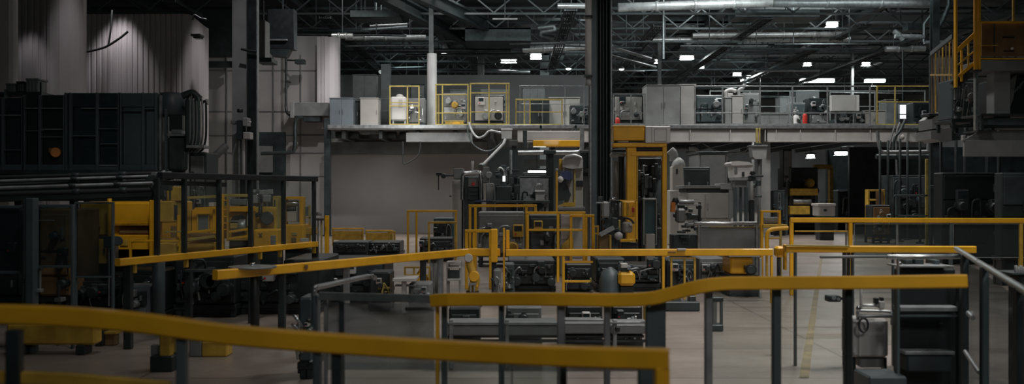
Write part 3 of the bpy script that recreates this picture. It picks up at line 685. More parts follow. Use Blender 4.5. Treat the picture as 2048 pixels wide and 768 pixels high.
# branched pipework upper right
d = 40
thing('pipework', 'angular branched pipework high at the right beside the yellow platform', 'pipe', [
    ('tube', M().tube([P(1848, 85, d), P(1848, 48, d), P(1862, 30, d), P(1863, -5, d)], .06), 'pipe_dark'),
    ('tube', M().tube([P(1848, 85, d), P(1900, 84, d)], .07), 'steel_dull'), ('tube', M().tube([P(1790, 72, d), P(1848, 74, d)], .1), 'steel_dull'),
    ('tube', M().tube([P(1862, 78, d), P(1885, 42, d), P(1898, 10, d), P(1898, -20, d)], .09), 'dark_metal'), ('elbow', M().tube([P(1788, 62, d), P(1797, 68, d), P(1806, 80, d)], .1, 10), 'steel_dull')])
for k, (px, py, lb) in enumerate(((888, 107, 'small faint lamp glint left of centre under the roof'), (1137, 137, 'small round lamp left of the central column'), (1243, 138, 'tiny faint lamp right of the central column'))):
    d = 60; p = P(px, py, d); hg = M().box(p.x-.02, p.x+.02, d-.02, d+.02, p.z+.12, 10.45)
    thing('ceiling_lamp', lb, 'lamp', [('shade', M().lathe(p, [(.2, .0), (.18, .06), (.08, .14), (.04, .2)]), 'grey'), ('diffuser', M().lathe(p+V((0, 0, -.09)), [(.05, 0), (.13, .03), (.16, .09)]), 'indicator' if k != 1 else 'lamp'), ('hanger', hg, 'truss')])
for a, b, c_, e, d, lb in LAMPS:
    x0, x1, z1, z0 = X(a, d), X(c_, d), Z(b, d), Z(e, d); h = z1-z0; under = b > 300; top = DECK-.45 if under else 10.45
    ft = max(.25, (x1-x0)*.3); dim = 'dim' in lb
    thing('ceiling_lamp', lb, 'lamp', [('housing', M().box(x0-.05, x1+.05, d-.03, d+ft+.05, z1, z1+.08), 'grey'),
        ('diffuser', M().box(x0, x1, d, d+ft, z0, z1, min(.3*h, .08)), 'lamp_dim' if dim else 'lamp'),
        ('hanger', M().box((x0+x1)/2-.015, (x0+x1)/2+.015, d+.1, d+.13, z1+.08, top), 'truss')])
# ------------------------------------------------------------------ upper left: dark enclosure on its support deck
d = 17
struct('slab', M().box(X(-120, d), X(345, d), d-.3, d+4, Z(349, d), Z(341, d)), 'dark')
struct('dark_backing', M().box(X(-120, d), X(330, d), d-.1, d+.1, Z(402, d), Z(349, d)), 'black')  # black backing added to keep the gaps between the long pipes dark
m = M()
for px in (-60, 60, 150, 245, 335):
    m.box(X(px, d), X(px, d)+.12, d+1.5, d+1.62, 0, Z(349, d)); m.box(X(px, d), X(px, d)+.12, d+4.5, d+4.62, 0, Z(349, d))
struct('column.013', m, 'black')
def enclosure(label, px0, py0, px1, bars, panel, frame_m='slate', d=17, t=2.4, bot=341, top_strip=28, posts=()):
    """a dark cabinet room: body, framed window panels, lighter skirting"""
    z0, z1 = Z(bot, d), Z(py0, d); x0, x1 = X(px0, d), X(px1, d)
    S = [('body', M().box(x0, x1, d+.06, d+t, z0, z1), 'black'), ('skirting', M().box(x0, x1, d-.03, d+.06, z0, z0+.1), 'slate')]
    S.append(('header', M().box(x0, x1, d, d+.06, z1-top_strip*d/F, z1), panel))
    xs = [px0] + list(posts) + [px1]
    for a, b in zip(xs[:-1], xs[1:]):
        S.append(('window_panel', M().box(X(a, d)+.03, X(b, d)-.03, d+.02, d+.06, z0+.1, z1-top_strip*d/F), panel))
    for a in xs: S.append(('post', M().box(X(a, d)-.022, X(a, d)+.022, d-.06, d+.02, z0, z1), frame_m))
    for a, b, y in bars: S.append(('rail', M().box(X(a, d), X(b, d), d-.05, d, Z(y+1.2, d), Z(y-1.2, d)), 'steel_dull' if y % 2 else frame_m))
    return thing('machine_enclosure', label, 'machine', S)
enclosure('dark glazed enclosure at the far left edge on the raised support', -80, 196, 48, ((-80, 48, 231), (8, 48, 300)), 'black_gloss', posts=(8,))
enclosure('dark enclosure bay with the orange round lamp', 50, 190, 131, ((50, 131, 217), (48, 90, 262), (82, 130, 259), (82, 130, 274)), 'black', posts=(82,))
enclosure('double-width dark enclosure with black glass left of the slate one', 134, 186, 240, ((164, 240, 217), (146, 194, 272), (200, 240, 258), (203, 240, 288), (200, 240, 331)), 'black_gloss', posts=(143, 196))
enclosure('slate-coloured panelled enclosure in the middle of the raised row', 242, 186, 314, ((242, 288, 222), (288, 314, 218)), 'slate', posts=(288,))
thing('warning_lamp', 'dull orange round lamp behind the dark enclosure bars', 'lamp', [
    ('dome', M().cyl(P(111, 305, 16.92), P(111, 305, 17.1), .085, n=20), 'orange'), ('base', M().r(96, 296, 106, 306, 16.95, .1), 'brown')])
d = 18.5
thing('shelf_bar', 'dark shelf frame carrying pale bins above the left enclosure', 'shelf', [
    ('shelf_plate', M().r(-60, 184, 82, 190, d, .6), 'dark_metal'), ('post', M().r(79, 164, 83, 215, d-.05, .08), 'dark_metal'), ('post', M().r(8, 178, 11, 215, d-.05, .08), 'steel_dull'), ('brace', M().r(-60, 196, 84, 199, d, .5), 'dark')])
for lb, a, mm in (('tall pale bin on the shelf above the left enclosure', (52, 158, 76, 184), 'grey_paint'), ('small pale bin at the left on the shelf above the left enclosure', (12, 168, 30, 184), 'grey'), ('dark bin between the two pale ones on the shelf', (33, 164, 46, 184), 'dark')):
    b = M().r(*a, d+.05, .35); S = [('body', b, mm), ('rim', M().r(a[0]-1, a[1]-1.5, a[2]+1, a[1]+2, d+.03, .4), mm)]
    for k in range(3): S.append(('rib', M().r(a[0]+4+k*7 if a[2]-a[0] > 20 else a[0]+3+k*4, a[1]+4, a[0]+5.5+k*7 if a[2]-a[0] > 20 else a[0]+4+k*4, a[3]-2, d+.03, .04), 'grey'))
    thing('storage_bin', lb, 'bin', S)
thing('storage_bin', 'pale bin under the shelf above the left enclosure', 'bin', [('body', M().r(54, 191, 77, 206, 18.3, .3), 'grey'), ('rim', M().r(53, 190, 78, 192.5, 18.28, .34), 'grey_paint')])
d = 17
thing('rounded_hopper', 'dark rounded hopper at the right end of the raised enclosures', 'hopper', [
    ('body', M().lathe(P(345, 230, d+.4)+V((0,0,0)), [(.2, -.02), (.235, 0), (.235, .34), (.2, .38)]), 'slate'),
    ('lower_box', M().r(338, 230, 364, 262, d+.2, .5), 'black'), ('shelf_plate', M().r(334, 268, 368, 272, d, .6), 'steel_dull'),
    ('machine_body', M().r(335, 273, 367, 341, d+.05, .8, .03), 'dark'), ('side_post', M().r(329, 218, 333, 341, d-.05, .08), 'slate'), ('side_post', M().r(318, 190, 322, 341, d-.05, .08), 'steel_dull'),
    ('fitting', M().r(342, 259, 360, 268, d+.1, .3), 'steel_dull')])
S = [('housing', M().r(369, 196, 378, 300, d, .5, .03), 'dark')]
for k, (a, b) in enumerate(((382, 4), (389, 3), (396, 5), (403, 4), (410, 4.5))):
    S.append(('hose_line', M().tube(curve([P(a-6, 196+k*3, d), P(a, 190+k*3, d-.1), P(a+2, 215, d-.12), P(a+2, 270, d-.1), P(a-3, 295, d), P(a-10, 304, d+.1)]), b*d/F/2, 8), ('dark_metal', 'rubber', 'slate', 'steel_dull', 'black')[k]))
S += [('clamp', M().r(372, 290, 408, 296, d-.15, .3), 'steel_dull'), ('fitting', M().cyl(P(411, 204, d), P(417, 204, d), .05), 'light'), ('top_arm', M().tube(curve([P(365, 192, d), P(385, 186, d), P(400, 198, d)]), .06), 'dark')]
thing('hose_bundle', 'bundle of thick dark hoses hanging at the end of the raised enclosure', 'hose', S)
thing('support_stand', 'pale upright pipe stand below the hose bundle', 'stand', [('tube', M().cyl((X(371, d+.3), d+.3, 0), (X(371, d+.3), d+.3, Z(280, d+.3)), .055), 'grey_paint'), ('base_plate', M().box(X(366,d), X(377,d), d+.2, d+.4, 0, .03), 'dark')])
machine('dark pump unit with fittings under the hose bundle', 376, 304, 412, 17.4, .8, 52, ('slate', 'dark', 'steel_dull', 'dark'))
thing('brace_pipe', 'slanted grey brace pipe leaning against the panel wall near the white column', 'pipe', [('tube', M().tube([P(395, 345, 22), P(452, 292, 22.5)], .09), 'grey'), ('foot_pipe', M().cyl((X(395, 22), 22, 0), P(395, 345, 22), .09), 'grey')])

# long pipes in front of the support
hp = lambda lb, pts, r, mm: thing('process_pipe', lb, 'pipe', [('tube', M().tube([P(*p) for p in pts], r, 10), mm), ('clamp', M().cyl(P(*pts[0]).lerp(P(*pts[-1]), .55)-V((.04,0,0)), P(*pts[0]).lerp(P(*pts[-1]), .55)+V((.04,0,0)), r*1.3), 'dark'), ('clamp', M().cyl(P(*pts[0]).lerp(P(*pts[-1]), .8)-V((.04,0,0)), P(*pts[0]).lerp(P(*pts[-1]), .8)+V((.04,0,0)), r*1.3), 'dark')])
hp('upper long dull pipe running level to the black glass guard at the left', [(-60, 364, 11), (310, 352, 11.4)], .017, 'steel_dull')
hp('lower long dull pipe running level to the black glass guard at the left', [(-60, 378, 10.8), (305, 366, 11.2)], .02, 'steel_dull')
hp('black pipe lowest of the long pipes at the left', [(-60, 390, 11), (320, 379, 11.4)], .03, 'rubber')
hp('thin black pipe just above the two long dull ones', [(-60, 356, 11.3), (320, 346, 11.6)], .022, 'rubber')
hp('thin dark pipe squeezed between the long dull ones', [(-60, 371, 11.1), (320, 359, 11.4)], .014, 'cable')
struct('beam.003', M().bar(P(-80, 398, 11.6), P(330, 385, 12), .12, .1), 'black')
q = random.Random(4); m = M(); m2 = M()
for k in range(16):
    px, py = q.uniform(300, 340), q.uniform(344, 382); s_ = q.uniform(.015, .05); p = P(px, py, q.uniform(11, 11.5))
    (m if k % 3 else m2).box(p.x-s_, p.x+s_, p.y-s_, p.y+s_, p.z-s_*.7, p.z+s_*.7)
thing('pipe_junction', 'knot of pipe fittings where the long pipes meet the black guard', 'pipe fitting', [
    ('fitting', m, 'dark_metal'), ('valve', m2, 'steel_dull'), ('elbow', M().tube(curve([P(300, 356, 11.2), P(318, 350, 11.2), P(328, 343, 11.3)]), .02), 'steel_dull'), ('elbow', M().tube(curve([P(302, 372, 11.2), P(307, 385, 11.2), P(305, 400, 11.2)]), .02), 'dark')])

# ------------------------------------------------------------------ black framed glass guard on a yellow rail
def gp(px):  # point on the guard line in plan for pixel x
    xa, ya, xb, yb = X(235, 10), 10., X(632, 13.56), 13.56; s = (px-CX)/F
    t = (s*ya - xa) / ((xb-xa) - s*(yb-ya)); return xa+(xb-xa)*t, ya+(yb-ya)*t
def G(px, z): a, b = gp(px); return V((a, b, z))
S = [('top_bar', M().bar(G(320, 1.775), G(632, 1.775), .07), 'black'), ('second_bar', M().bar(G(312, 1.70)+V((0,.2,0)), G(440, 1.685)+V((0,.2,0)), .05), 'black')]
for px in (314, 368.5, 438, 501, 567, 628):
    a = G(px, .93); S.append(('post', M().box(a.x-.026, a.x+.026, a.y-.03, a.y+.03, .90, 1.75), 'black'))
for a, b in zip((314, 368.5, 438, 501, 567), (368.5, 438, 501, 567, 628)):
    p, q_ = G(a, .95), G(b, .95); S.append(('glass_pane', M().bar(p+V((.03, .02, .39)), q_+V((-.03, .02, .39)), .006, .78), 'glass'))
thing('glass_guard', 'black-framed see-through guard with five bays standing on the yellow rail', 'guard', S)
S = [('rail_beam', M().rail([G(235, .895), G(632, .895)], .07, .075), 'yellow')]
for px in (268, 372, 520, 560, 628):
    a = G(px, 0); S.append(('bracket', M().box(a.x-.025, a.x+.025, a.y-.02, a.y+.02, .77, .87), 'yellow_old'))
for px in (250, 372, 500, 628):
    a = G(px, 0); S.append(('leg', M().box(a.x-.04, a.x+.04, a.y+.05, a.y+.13, 0, .88), 'black'))
thing('yellow_rail', 'sloping yellow rail under the black-framed guard', 'rail', S)

# yellow machines inside
d = 13.2
b = M(); b.r(158, 404, 310, 'f', d+.3, 1.6)
thing('yellow_press', 'large yellow press housing at the left behind the dark framed panels', 'machine', [
    ('body', M().r(158, 404, 310, 500, d+.3, 1.6, .02), 'yellow'),
    ('base', M().r(165, 500, 305, 'f', d+.5, 1.3), 'black'),
    ('upper_panel', M().r(228, 406, 298, 449, d+.22, .1), 'yellow', [('panel_seam', M().r(226, 449, 300, 451, d+.2, .05), 'yellow_old')]),
    ('side_panel', M().r(160, 408, 216, 470, d+.24, .08), 'yellow_old'),
    ('recess', M().r(238, 453, 297, 467, d+.26, .06), 'brown'),
    ('lower_panel', M().r(234, 470, 298, 500, d+.22, .1), 'yellow', [('slot', M().r(240, 480, 255, 492, d+.2, .03), 'yellow_old'), ('slot', M().r(262, 478, 290, 482, d+.2, .03), 'yellow_old')]),
    ('side_column', M().r(298, 400, 309, 522, d, .3), 'yellow'),
    ('pipe', M().cyl(P(219, 388, d), P(219, 472, d), .028), 'yellow'),
    ('emblem', M().prism([(184, 453), (187, 458), (189, 452), (191, 458), (193, 452), (195, 458), (199, 453), (198, 467), (192, 472), (185, 467)], d+.22, .03), 'black'),
    ('slot', M().r(166, 482, 175, 520, d+.26, .06), 'black'),
    ('lower_door', M().r(176, 478, 212, 528, d+.24, .08), 'yellow_old', [('handle', M().r(206, 496, 208, 506, d+.2, .04), 'dark_metal')])])
thing('valve_unit', 'small dark and silver valve unit on the yellow pipe at the left', 'valve', [
    ('body', M().r(206, 475, 222, 496, 12.6, .2), 'dark_metal'), ('side_box', M().r(222, 490, 230, 525, 12.7, .12), 'steel_dull'), ('arm', M().r(198, 473, 228, 478, 12.6, .1), 'dark'),
    ('pipe', M().tube([P(218, 496, 12.65), P(218, 612, 12.65)], .012), 'steel_dull'), ('hand_wheel', M().cyl(P(236, 482, 12.6), P(236, 482, 12.7), .06), 'dark')])
d = 12.9
S = [('post', M().r(310+k*44, 430, 314.5+k*44, 505, d, .05), 'yellow') for k in range(2)]
S += [('upper_box', M().r(312, 402, 346, 445, d+.2, .5), 'yellow_old'), ('tower', M().r(333, 373, 357, 403, d+.3, .25), 'yellow_old', [('slot', M().r(338, 378, 341, 398, d+.28, .03), 'dark')]),
      ('rail', M().r(258, 480, 356, 484, d-.1, .04), 'yellow'), ('rail', M().r(258, 484, 262, 518, d-.1, .04), 'yellow'), ('rail', M().r(330, 462, 362, 465, d-.1, .04), 'yellow_pale'), ('slot_box', M().r(348, 410, 353, 440, d+.1, .05), 'dark'),
      ('lower_box', M().r(318, 486, 350, 512, d+.2, .5), 'yellow_old'), ('bar', M().r(318, 478, 344, 481, d-.05, .05), 'steel'), ('door', M().r(341, 452, 351, 475, d+.15, .05), 'brown'),
      ('base', M().r(260, 520, 358, 'f', d+.25, .5), 'black')]
thing('yellow_frame_machine', 'yellow open-framed unit with a small tower right of the press housing', 'machine', S)
d = 14.35
thing('yellow_window_unit', 'yellow housing with a rounded dark window in the second guard bay', 'machine', [
    ('body', M().prism([(384, 424), (390, 415), (430, 413), (430, 480), (384, 480)], d, .8), 'yellow'),
    ('window_pane', M().prism([(397, 434), (401, 430), (416, 430), (416, 458), (399, 461), (396, 456)], d-.03, .05), 'blue_grey', [('window_frame', M().r(394, 428, 418, 430.5, d-.05, .05).r(416, 430, 418.5, 462, d-.05, .05).r(393, 430, 396, 462, d-.05, .05), 'yellow_old')]),
    ('side_column', M().r(425, 416, 431, 480, d-.08, .1), 'yellow'), ('upper_rail', M().bar(P(370, 396, d-.3), P(432, 393, d-.3), .04), 'yellow_pale'), ('rail_post', M().r(369, 396, 371, 480, d-.3, .03), 'steel_dull'),
    ('shelf_rail', M().bar(P(372, 465, d-.35), P(430, 460, d-.35), .035), 'yellow'), ('lower_rail', M().bar(P(372, 480, d-.4), P(430, 473, d-.4), .04), 'yellow_pale'),
    ('conveyor_box', M().r(378, 467, 428, 474, d-.2, .3), 'brown'), ('pipe_stack', M().r(374, 420, 382, 462, d, .2), 'yellow_old'), ('lower_box', M().r(372, 484, 430, 505, d-.1, .5), 'yellow_old'), ('fitting', M().r(417, 405, 427, 413, d+.2, .2), 'light'),
    ('base', M().r(376, 505, 430, 'f', d+.1, .5), 'black')])
d = 14.6
S = [('side_rail', M().r(443, 388, 447, 500, d-.2, .05), 'yellow'), ('side_rail', M().r(453, 395, 456, 482, d-.2, .05), 'yellow_old')]
for y in (400, 418, 432, 445, 458): S.append(('rung', M().r(447, y, 453, y+2, d-.18, .03), 'yellow'))
thing('ladder', 'narrow yellow ladder fixed beside the third guard bay', 'ladder', S + [('foot', M().r(442, 500, 457, 'f', d-.2, .1), 'black')])
thing('yellow_roller_unit', 'pale yellow roller unit with an arched dark opening in the third guard bay', 'machine', [
    ('top_rail', M().bar(P(445, 391, d), P(500, 391, d), .045), 'yellow_pale'), ('upper_beam', M().r(458, 413, 498, 424, d, .4), 'yellow'), ('body', M().r(456, 424, 498, 482, d+.1, .6), 'yellow_old'),
    ('opening', M().prism([(461, 452), (461, 440), (467, 432), (482, 430), (492, 436), (492, 452)], d+.06, .06), 'black'), ('roller', M().cyl(P(478, 452, d+.05), P(492, 452, d+.05), .1), 'steel_dull'), ('shelf_bar', M().r(456, 441, 490, 443.5, d+.02, .05), 'grey_paint'),
    ('drawer', M().r(459, 446, 476, 458, d+.03, .1), 'yellow_pale'), ('upright', M().r(494, 398, 498, 452, d+.05, .05), 'light'), ('lower_rail', M().bar(P(456, 464, d-.1), P(500, 458, d-.1), .035), 'yellow'), ('lower_rail', M().bar(P(456, 478, d-.1), P(500, 472, d-.1), .035), 'yellow'),
    ('tray', M().r(462, 459, 478, 466, d+.02, .1), 'blue_grey'), ('glass_top', M().r(460, 398, 490, 410, d+.3, .2), 'blue_grey'), ('base', M().r(458, 482, 500, 'f', d+.15, .5), 'black')])
d = 15.2
q = random.Random(9); m = M(); m2 = M()
for k in range(14):
    px, py = q.uniform(508, 545), q.uniform(382, 415); s_ = q.uniform(.02, .07); p = P(px, py, d+q.uniform(0, .3))
    (m if k % 2 else m2).box(p.x-s_, p.x+s_, p.y-s_, p.y+s_, p.z-s_, p.z+s_)
thing('glue_station', 'yellowish station with silver fittings on top in the fourth guard bay', 'machine', [
    ('body', M().r(506, 414, 552, 460, d, .7, .02), 'yellow_old'), ('fitting', m, 'grey_paint'), ('silver_top', m2, 'steel'), ('tall_side', M().r(545, 392, 555, 462, d+.05, .4), 'yellow_pale', [('slot', M().r(548, 400, 550, 420, d+.03, .03), 'dark')]),
    ('arm', M().tube(curve([P(512, 432, d-.1), P(520, 425, d-.12), P(521, 412, d-.1)]), .03), 'dark'), ('motor', M().cyl(P(534, 436, d-.15), P(534, 436, d), .1), 'dark_metal'), ('arm', M().r(508, 431, 528, 434, d-.12, .06), 'dark'), ('fin_panel', M().r(526, 424, 544, 448, d-.03, .06), 'yellow_pale'),
    ('duct_box', M().r(500, 395, 506, 415, d+.1, .2), 'grey'), ('base', M().r(508, 460, 552, 'f', d+.1, .5), 'black')])
thing('yellow_cabinet', 'yellow cabinet with a grey pane at the foot of the fourth guard bay', 'cabinet', [
    ('body', M().r(507, 459, 555, 500, d-.5, .4, .015), 'yellow'), ('grey_pane', M().r(541, 471, 551, 490, d-.53, .05), 'grey'), ('emblem', M().bar(P(518, 466, d-.53), P(524, 474, d-.53), .015).bar(P(524, 466, d-.53), P(518, 474, d-.53), .015), 'brown'), ('door', M().r(510, 463, 536, 492, d-.52, .03), 'yellow'),
    ('base', M().r(508, 500, 554, 'f', d-.45, .35), 'black')])
d = 15.8
thing('yellow_portal', 'yellow arched portal framing pale rollers in the last guard bay', 'machine', [
    ('frame_top', M().r(568, 393, 606, 399, d, .2), 'yellow'), ('frame_side', M().r(599, 399, 606, 450, d, .2), 'yellow'), ('frame_side', M().r(568, 399, 571, 450, d, .2), 'yellow'),
    ('roller', M().cyl(P(573, 407, d+.1), P(597, 407, d+.1), .05), 'steel'), ('roller', M().cyl(P(573, 418, d+.1), P(592, 417, d+.1), .04), 'dark_metal'), ('pale_box', M().r(573, 423, 594, 444, d+.05, .3), 'light'), ('inner_post', M().r(594, 412, 597, 444, d+.02, .05), 'blue_grey'),
    ('lower_body', M().r(568, 449, 607, 498, d-.1, .6, .015), 'yellow', [('slot', M().r(583, 465, 594, 471, d-.12, .03), 'yellow_pale'), ('opening', M().r(582, 475, 592, 485, d-.12, .03), 'brown')]),
    ('side_frame', M().r(607, 412, 610, 450, d+.1, .05).r(617, 410, 620, 450, d+.1, .05).r(607, 434, 620, 437, d+.1, .05), 'yellow_pale'), ('side_box', M().r(609, 413, 616, 432, d+.15, .1), 'blue_grey'), ('fitting', M().r(600, 477, 614, 484, d-.3, .15), 'light'), ('side_shelf', M().r(608, 455, 628, 470, d+.1, .3), 'yellow_old'),
    ('base', M().r(570, 498, 625, 'f', d, .5), 'black')])
thing('yellow_post', 'stout yellow post just right of the black-framed guard', 'post', [('post_body', M().r(649, 431, 657, 'f', 17, .08), 'yellow'), ('base_plate', M().box(X(646, 17), X(660, 17), 16.9, 17.2, 0, .02), 'yellow_old')])
thing('valve_post', 'thin olive pipe post with round valves beside the stout yellow post', 'post', [('post_body', M().r(641, 436, 644, 'f', 16.8, .04), 'yellow_pale'), ('post_body', M().r(634, 436, 637, 'f', 16.9, .04), 'steel_dull'),
    ('valve', M().cyl(P(638, 424, 16.8), P(638, 431, 16.8), .05), 'grey'), ('valve', M().r(632, 437, 647, 441, 16.7, .1), 'dark_metal'), ('valve', M().cyl(P(623, 427, 16.8), P(629, 427, 16.8), .03), 'light')])

# black machine bed under the yellow rails
machine('long black machine bed below the black-framed guard', 345, 512, 470, 12.7, 1.4, 61, ('black', 'black', 'dark', 'dark'), dens=2)
machine('black machine bed with pale fittings below the middle of the yellow rail', 475, 520, 640, 13.0, 1.5, 64, ('black', 'black', 'dark_metal', 'dark'), dens=2.5)
machine('low black machine in front of the sloping yellow rail at the left', 240, 540, 330, 12.5, 1.2, 67, ('black', 'black', 'dark', 'dark'), dens=1.5)
machine('black conveyor drive below the long yellow beam', 645, 520, 770, 14.2, 1.2, 70, ('black', 'black', 'dark', 'dark'), dens=1.5, open_=True)
machine('dark low machine in front of the yellow barrier panels at the grey wall', 664, 484, 735, 25, 1.2, 73, ('dark', 'black', 'dark_metal', 'slate'), dens=2)
machine('second dark low machine in front of the yellow barrier panels', 738, 484, 800, 25.3, 1.2, 75, ('dark', 'black', 'steel_dull', 'slate'), dens=2)

machine('long black machine bed behind the feet of the left guard panels', -60, 556, 150, 12.9, .8, 171, ('black', 'black', 'dark', 'dark'), dens=1.5)
machine('black machine bed left of the round pillar under the yellow press', 152, 552, 240, 12.9, .8, 173, ('black', 'black', 'dark', 'brown'), dens=1.5)
# lower left: framed dark panels
d = 10
def framed(label, px0, py0, px1, py1, d, w, panel, fm='slate', extra=(), feet=True):
    S = [('frame', M().frame(px0, py0, px1, py1, d, w, .05), fm)]
    S.append(('pane', M().r(px0+2, py0+2, px1-2, py1-2, d+.02, .01, .001), panel))
    for a in extra: S.append(('bar', M().r(*a, d-.02, .04), fm))
    if feet:
        for a in (px0, px1-w*F/d): S.append(('leg', M().r(a, py1, a+w*F/d, 'f', d, .05), fm))
    return thing('tinted_screen', label, 'screen', S)
framed('dark guard panel at the far left edge beside the thick post', -60, 411, 50, 548, 10, .03, 'glass_dark')
framed('dark-tinted guard panel between the thick post and the yellow press', 68, 409, 146, 536, 10.2, .025, 'glass_dark', extra=((70, 440, 106, 442), (69, 412, 71, 530)))
framed('dark-tinted guard panel in front of the yellow press emblem', 148, 404, 226, 556, 11.2, .02, 'glass_dark')
thing('thick_post', 'broad dark upright between the left guard panels', 'post', [('post_body', M().r(50, 396, 67, 'f', 9.9, .12), 'slate'), ('side_strip', M().r(45, 400, 50, 560, 9.9, .06), 'dark')])
machine('dim yellow and black machine behind the far left dark panel', -40, 418, 40, 12.5, 1.2, 81, ('black', 'black', 'dark', 'brown'))
machine('dim olive machine behind the second dark guard panel', 74, 418, 140, 12.5, 1.2, 83, ('brown', 'black', 'dark', 'yellow_old'))
machine('small green-grey machine below the yellow rail end beside the round pillar', 243, 571, 298, 11.9, .4, 85, ('blue_grey', 'dark', 'steel_dull', 'grey'), dens=.7, name='compact_machine')
thing('tool_hanger', 'thin pale tool hanging under the left guard panels', 'tool', [('rod', M().r(70, 540, 74, 580, 10.0, .03), 'brown'), ('rod', M().r(78, 538, 80, 580, 10.0, .03), 'steel_dull'), ('tip', M().r(67, 578, 82, 585, 9.97, .06), 'steel_dull'), ('hook', M().r(66, 536, 82, 541, 9.99, .05), 'dark_metal')])
thing('valve_stand', 'small grey valve stand in the dark below the left panels', 'valve', [('body', M().r(108, 596, 122, 604, 10.4, .12), 'steel_dull'), ('stem', M().r(114, 570, 117, 596, 10.42, .04), 'dark_metal'), ('leg', M().r(113, 604, 118, 'f', 10.42, .05), 'dark')])
m = M().cyl((X(317, 12), 12, 0), P(317, 516, 12), .075, n=20, bev=.05)
thing('round_pillar', 'round dark grey pillar in front of the black machine at the left', 'pillar', [('shaft', m, 'slate'), ('collar', M().cyl((X(317, 12), 12, 0), (X(317, 12), 12, .04), .12, n=20), 'dark')])
d = 9.8
thing('barrier_block', 'low dim yellow barrier beam near the floor at the far left', 'barrier', [
    ('beam', M().r(12, 648, 190, 690, d, .18, .02), 'yellow_old'), ('foot', M().r(30, 690, 50, 'f', d, .18), 'black'), ('foot', M().r(150, 690, 170, 'f', d, .18), 'black')])
thing('floor_bracket', 'small yellow bracket on the floor right of the low dim barrier', 'bracket', [('body', M().r(206, 667, 230, 'f', d+.6, .12), 'brown'), ('dark_block', M().r(190, 655, 206, 'f', d+.55, .2), 'black'), ('cap', M().r(204, 664, 232, 669, d+.58, .15), 'yellow_old')])
d = 9.2
thing('machine_support', 'yellow machine foot with a pale upright near the floor', 'machine foot', [
    ('upright', M().r(318, 667, 341, 722, d-.3, .1), 'yellow_old'), ('upright', M().r(345, 670, 358, 706, d-.2, .1), 'yellow_pale'), ('dark_base', M().r(299, 712, 345, 'f', d-.32, .2), 'black'), ('pale_plate', M().r(301, 690, 318, 712, d-.2, .05), 'grey'),
    ('side_foot', M().r(345, 706, 362, 'f', d-.2, .14), 'dark'), ('top_plate', M().r(314, 664, 362, 668, d-.3, .2), 'dark_metal')])
thing('yellow_foot_box', 'flat yellow-olive box on the floor right of the yellow machine foot', 'box', [
    ('body', M().r(403, 684, 454, 'f', d+.5, .2), 'yellow_old'), ('side_box', M().r(378, 668, 402, 'f', d+.5, .2), 'grey'), ('dark_top', M().r(400, 670, 445, 685, d+.55, .2), 'black')])

# ------------------------------------------------------------------ long yellow beam through the middle
zb = .725
def bp(px, z=zb, a=(540, 11.2), b=(930, 14.5)):
    xa, ya, xb, yb = X(a[0], a[1]), a[1], X(b[0], b[1]), b[1]; s = (px-CX)/F
    t = (s*ya - xa) / ((xb-xa) - s*(yb-ya)); return V((xa+(xb-xa)*t, ya+(yb-ya)*t, z))
S = [('beam', M().rail([bp(430), bp(935)], .08, .105), 'yellow'), ('slot_marks', M().box(bp(606).x-.04, bp(606).x, bp(606).y-.06, bp(606).y, zb-.02, zb+.03).box(bp(606).x+.03, bp(606).x+.06, bp(606).y-.06, bp(606).y, zb-.02, zb+.03), 'brown')]
for px in (560, 690, 845, 880): p = bp(px); S.append(('leg', M().box(p.x-.04, p.x+.04, p.y+.06, p.y+.14, 0, zb+.03), 'steel_dull' if px in (690, 880) else 'dark'))
thing('long_yellow_beam', 'long yellow beam slanting from the grey discs up to the middle block', 'beam', S)
thing('turntable', 'grey flat disc plates lying at the left end of the long yellow beam', 'turntable', [
    ('disc', M().cyl(P(505, 536, 11)-V((0,0,.0)), P(505, 536, 11)+V((0,0,.02)), .26, n=28), 'steel_dull'), ('hub', M().cyl(P(505, 535, 11)+V((0,0,.02)), P(505, 535, 11)+V((0,0,.05)), .03), 'chrome'),
    ('arm', M().bar(P(370, 541, 10.9), P(505, 541, 11), .06, .03), 'dark_metal'), ('shaft', M().cyl((X(505, 11), 11.1, 0), P(505, 537, 11)+V((0,.1,0)), .05), 'black')])
p0, p1 = bp(935), V((X(1000, 14.5), 14.5, zb))
thing('yellow_junction', 'stepped yellow block joining the slanting beam and the straight one', 'beam', [
    ('beam', M().rail([p0, p1], .08, .11), 'yellow'), ('block', M().r(981, 458, 995, 525, 14.4, .15), 'yellow'), ('post', M().r(1006, 456, 1010, 'f', 14.45, .05), 'yellow'), ('side_plate', M().r(1012, 460, 1019, 498, 14.5, .08), 'yellow'), ('foot', M().r(983, 525, 993, 'f', 14.5, .1), 'dark')])
d = 14.4
S = [('beam', M().rail([V((X(1012, d), d, zb)), V((X(1545, d), d, zb+.01))], .08, .1), 'yellow')]
for px, lo in ((1116, 565), (1127, 'f'), (1327, 'f'), (1544, 'f')): S.append(('post', M().r(px-2.6, 512, px+2.6, lo, d-.03, .05), 'yellow'))
for px in (1343, 1369.5, 1390): S.append(('thin_post', M().r(px-2, 517, px+2, 'f', d, .04), 'yellow_old'))
S += [('lower_bar', M().r(1340, 515, 1392, 518, d, .04), 'yellow_old'), ('rung', M().r(1128, 522, 1186, 526, d, .04), 'yellow'), ('rung', M().r(1128, 561, 1182, 565, d, .04), 'yellow'), ('plate', M().r(1336, 503, 1352, 505, d-.06, .02), 'brown'),
      ('latch', M().r(1355, 497, 1372, 501, d-.08, .05), 'light'), ('thin_post', M().r(1180, 556, 1183, 565, d, .04), 'yellow_pale')]
thing('straight_yellow_rail', 'straight yellow rail on posts running across the middle in front of the machines', 'rail', S)

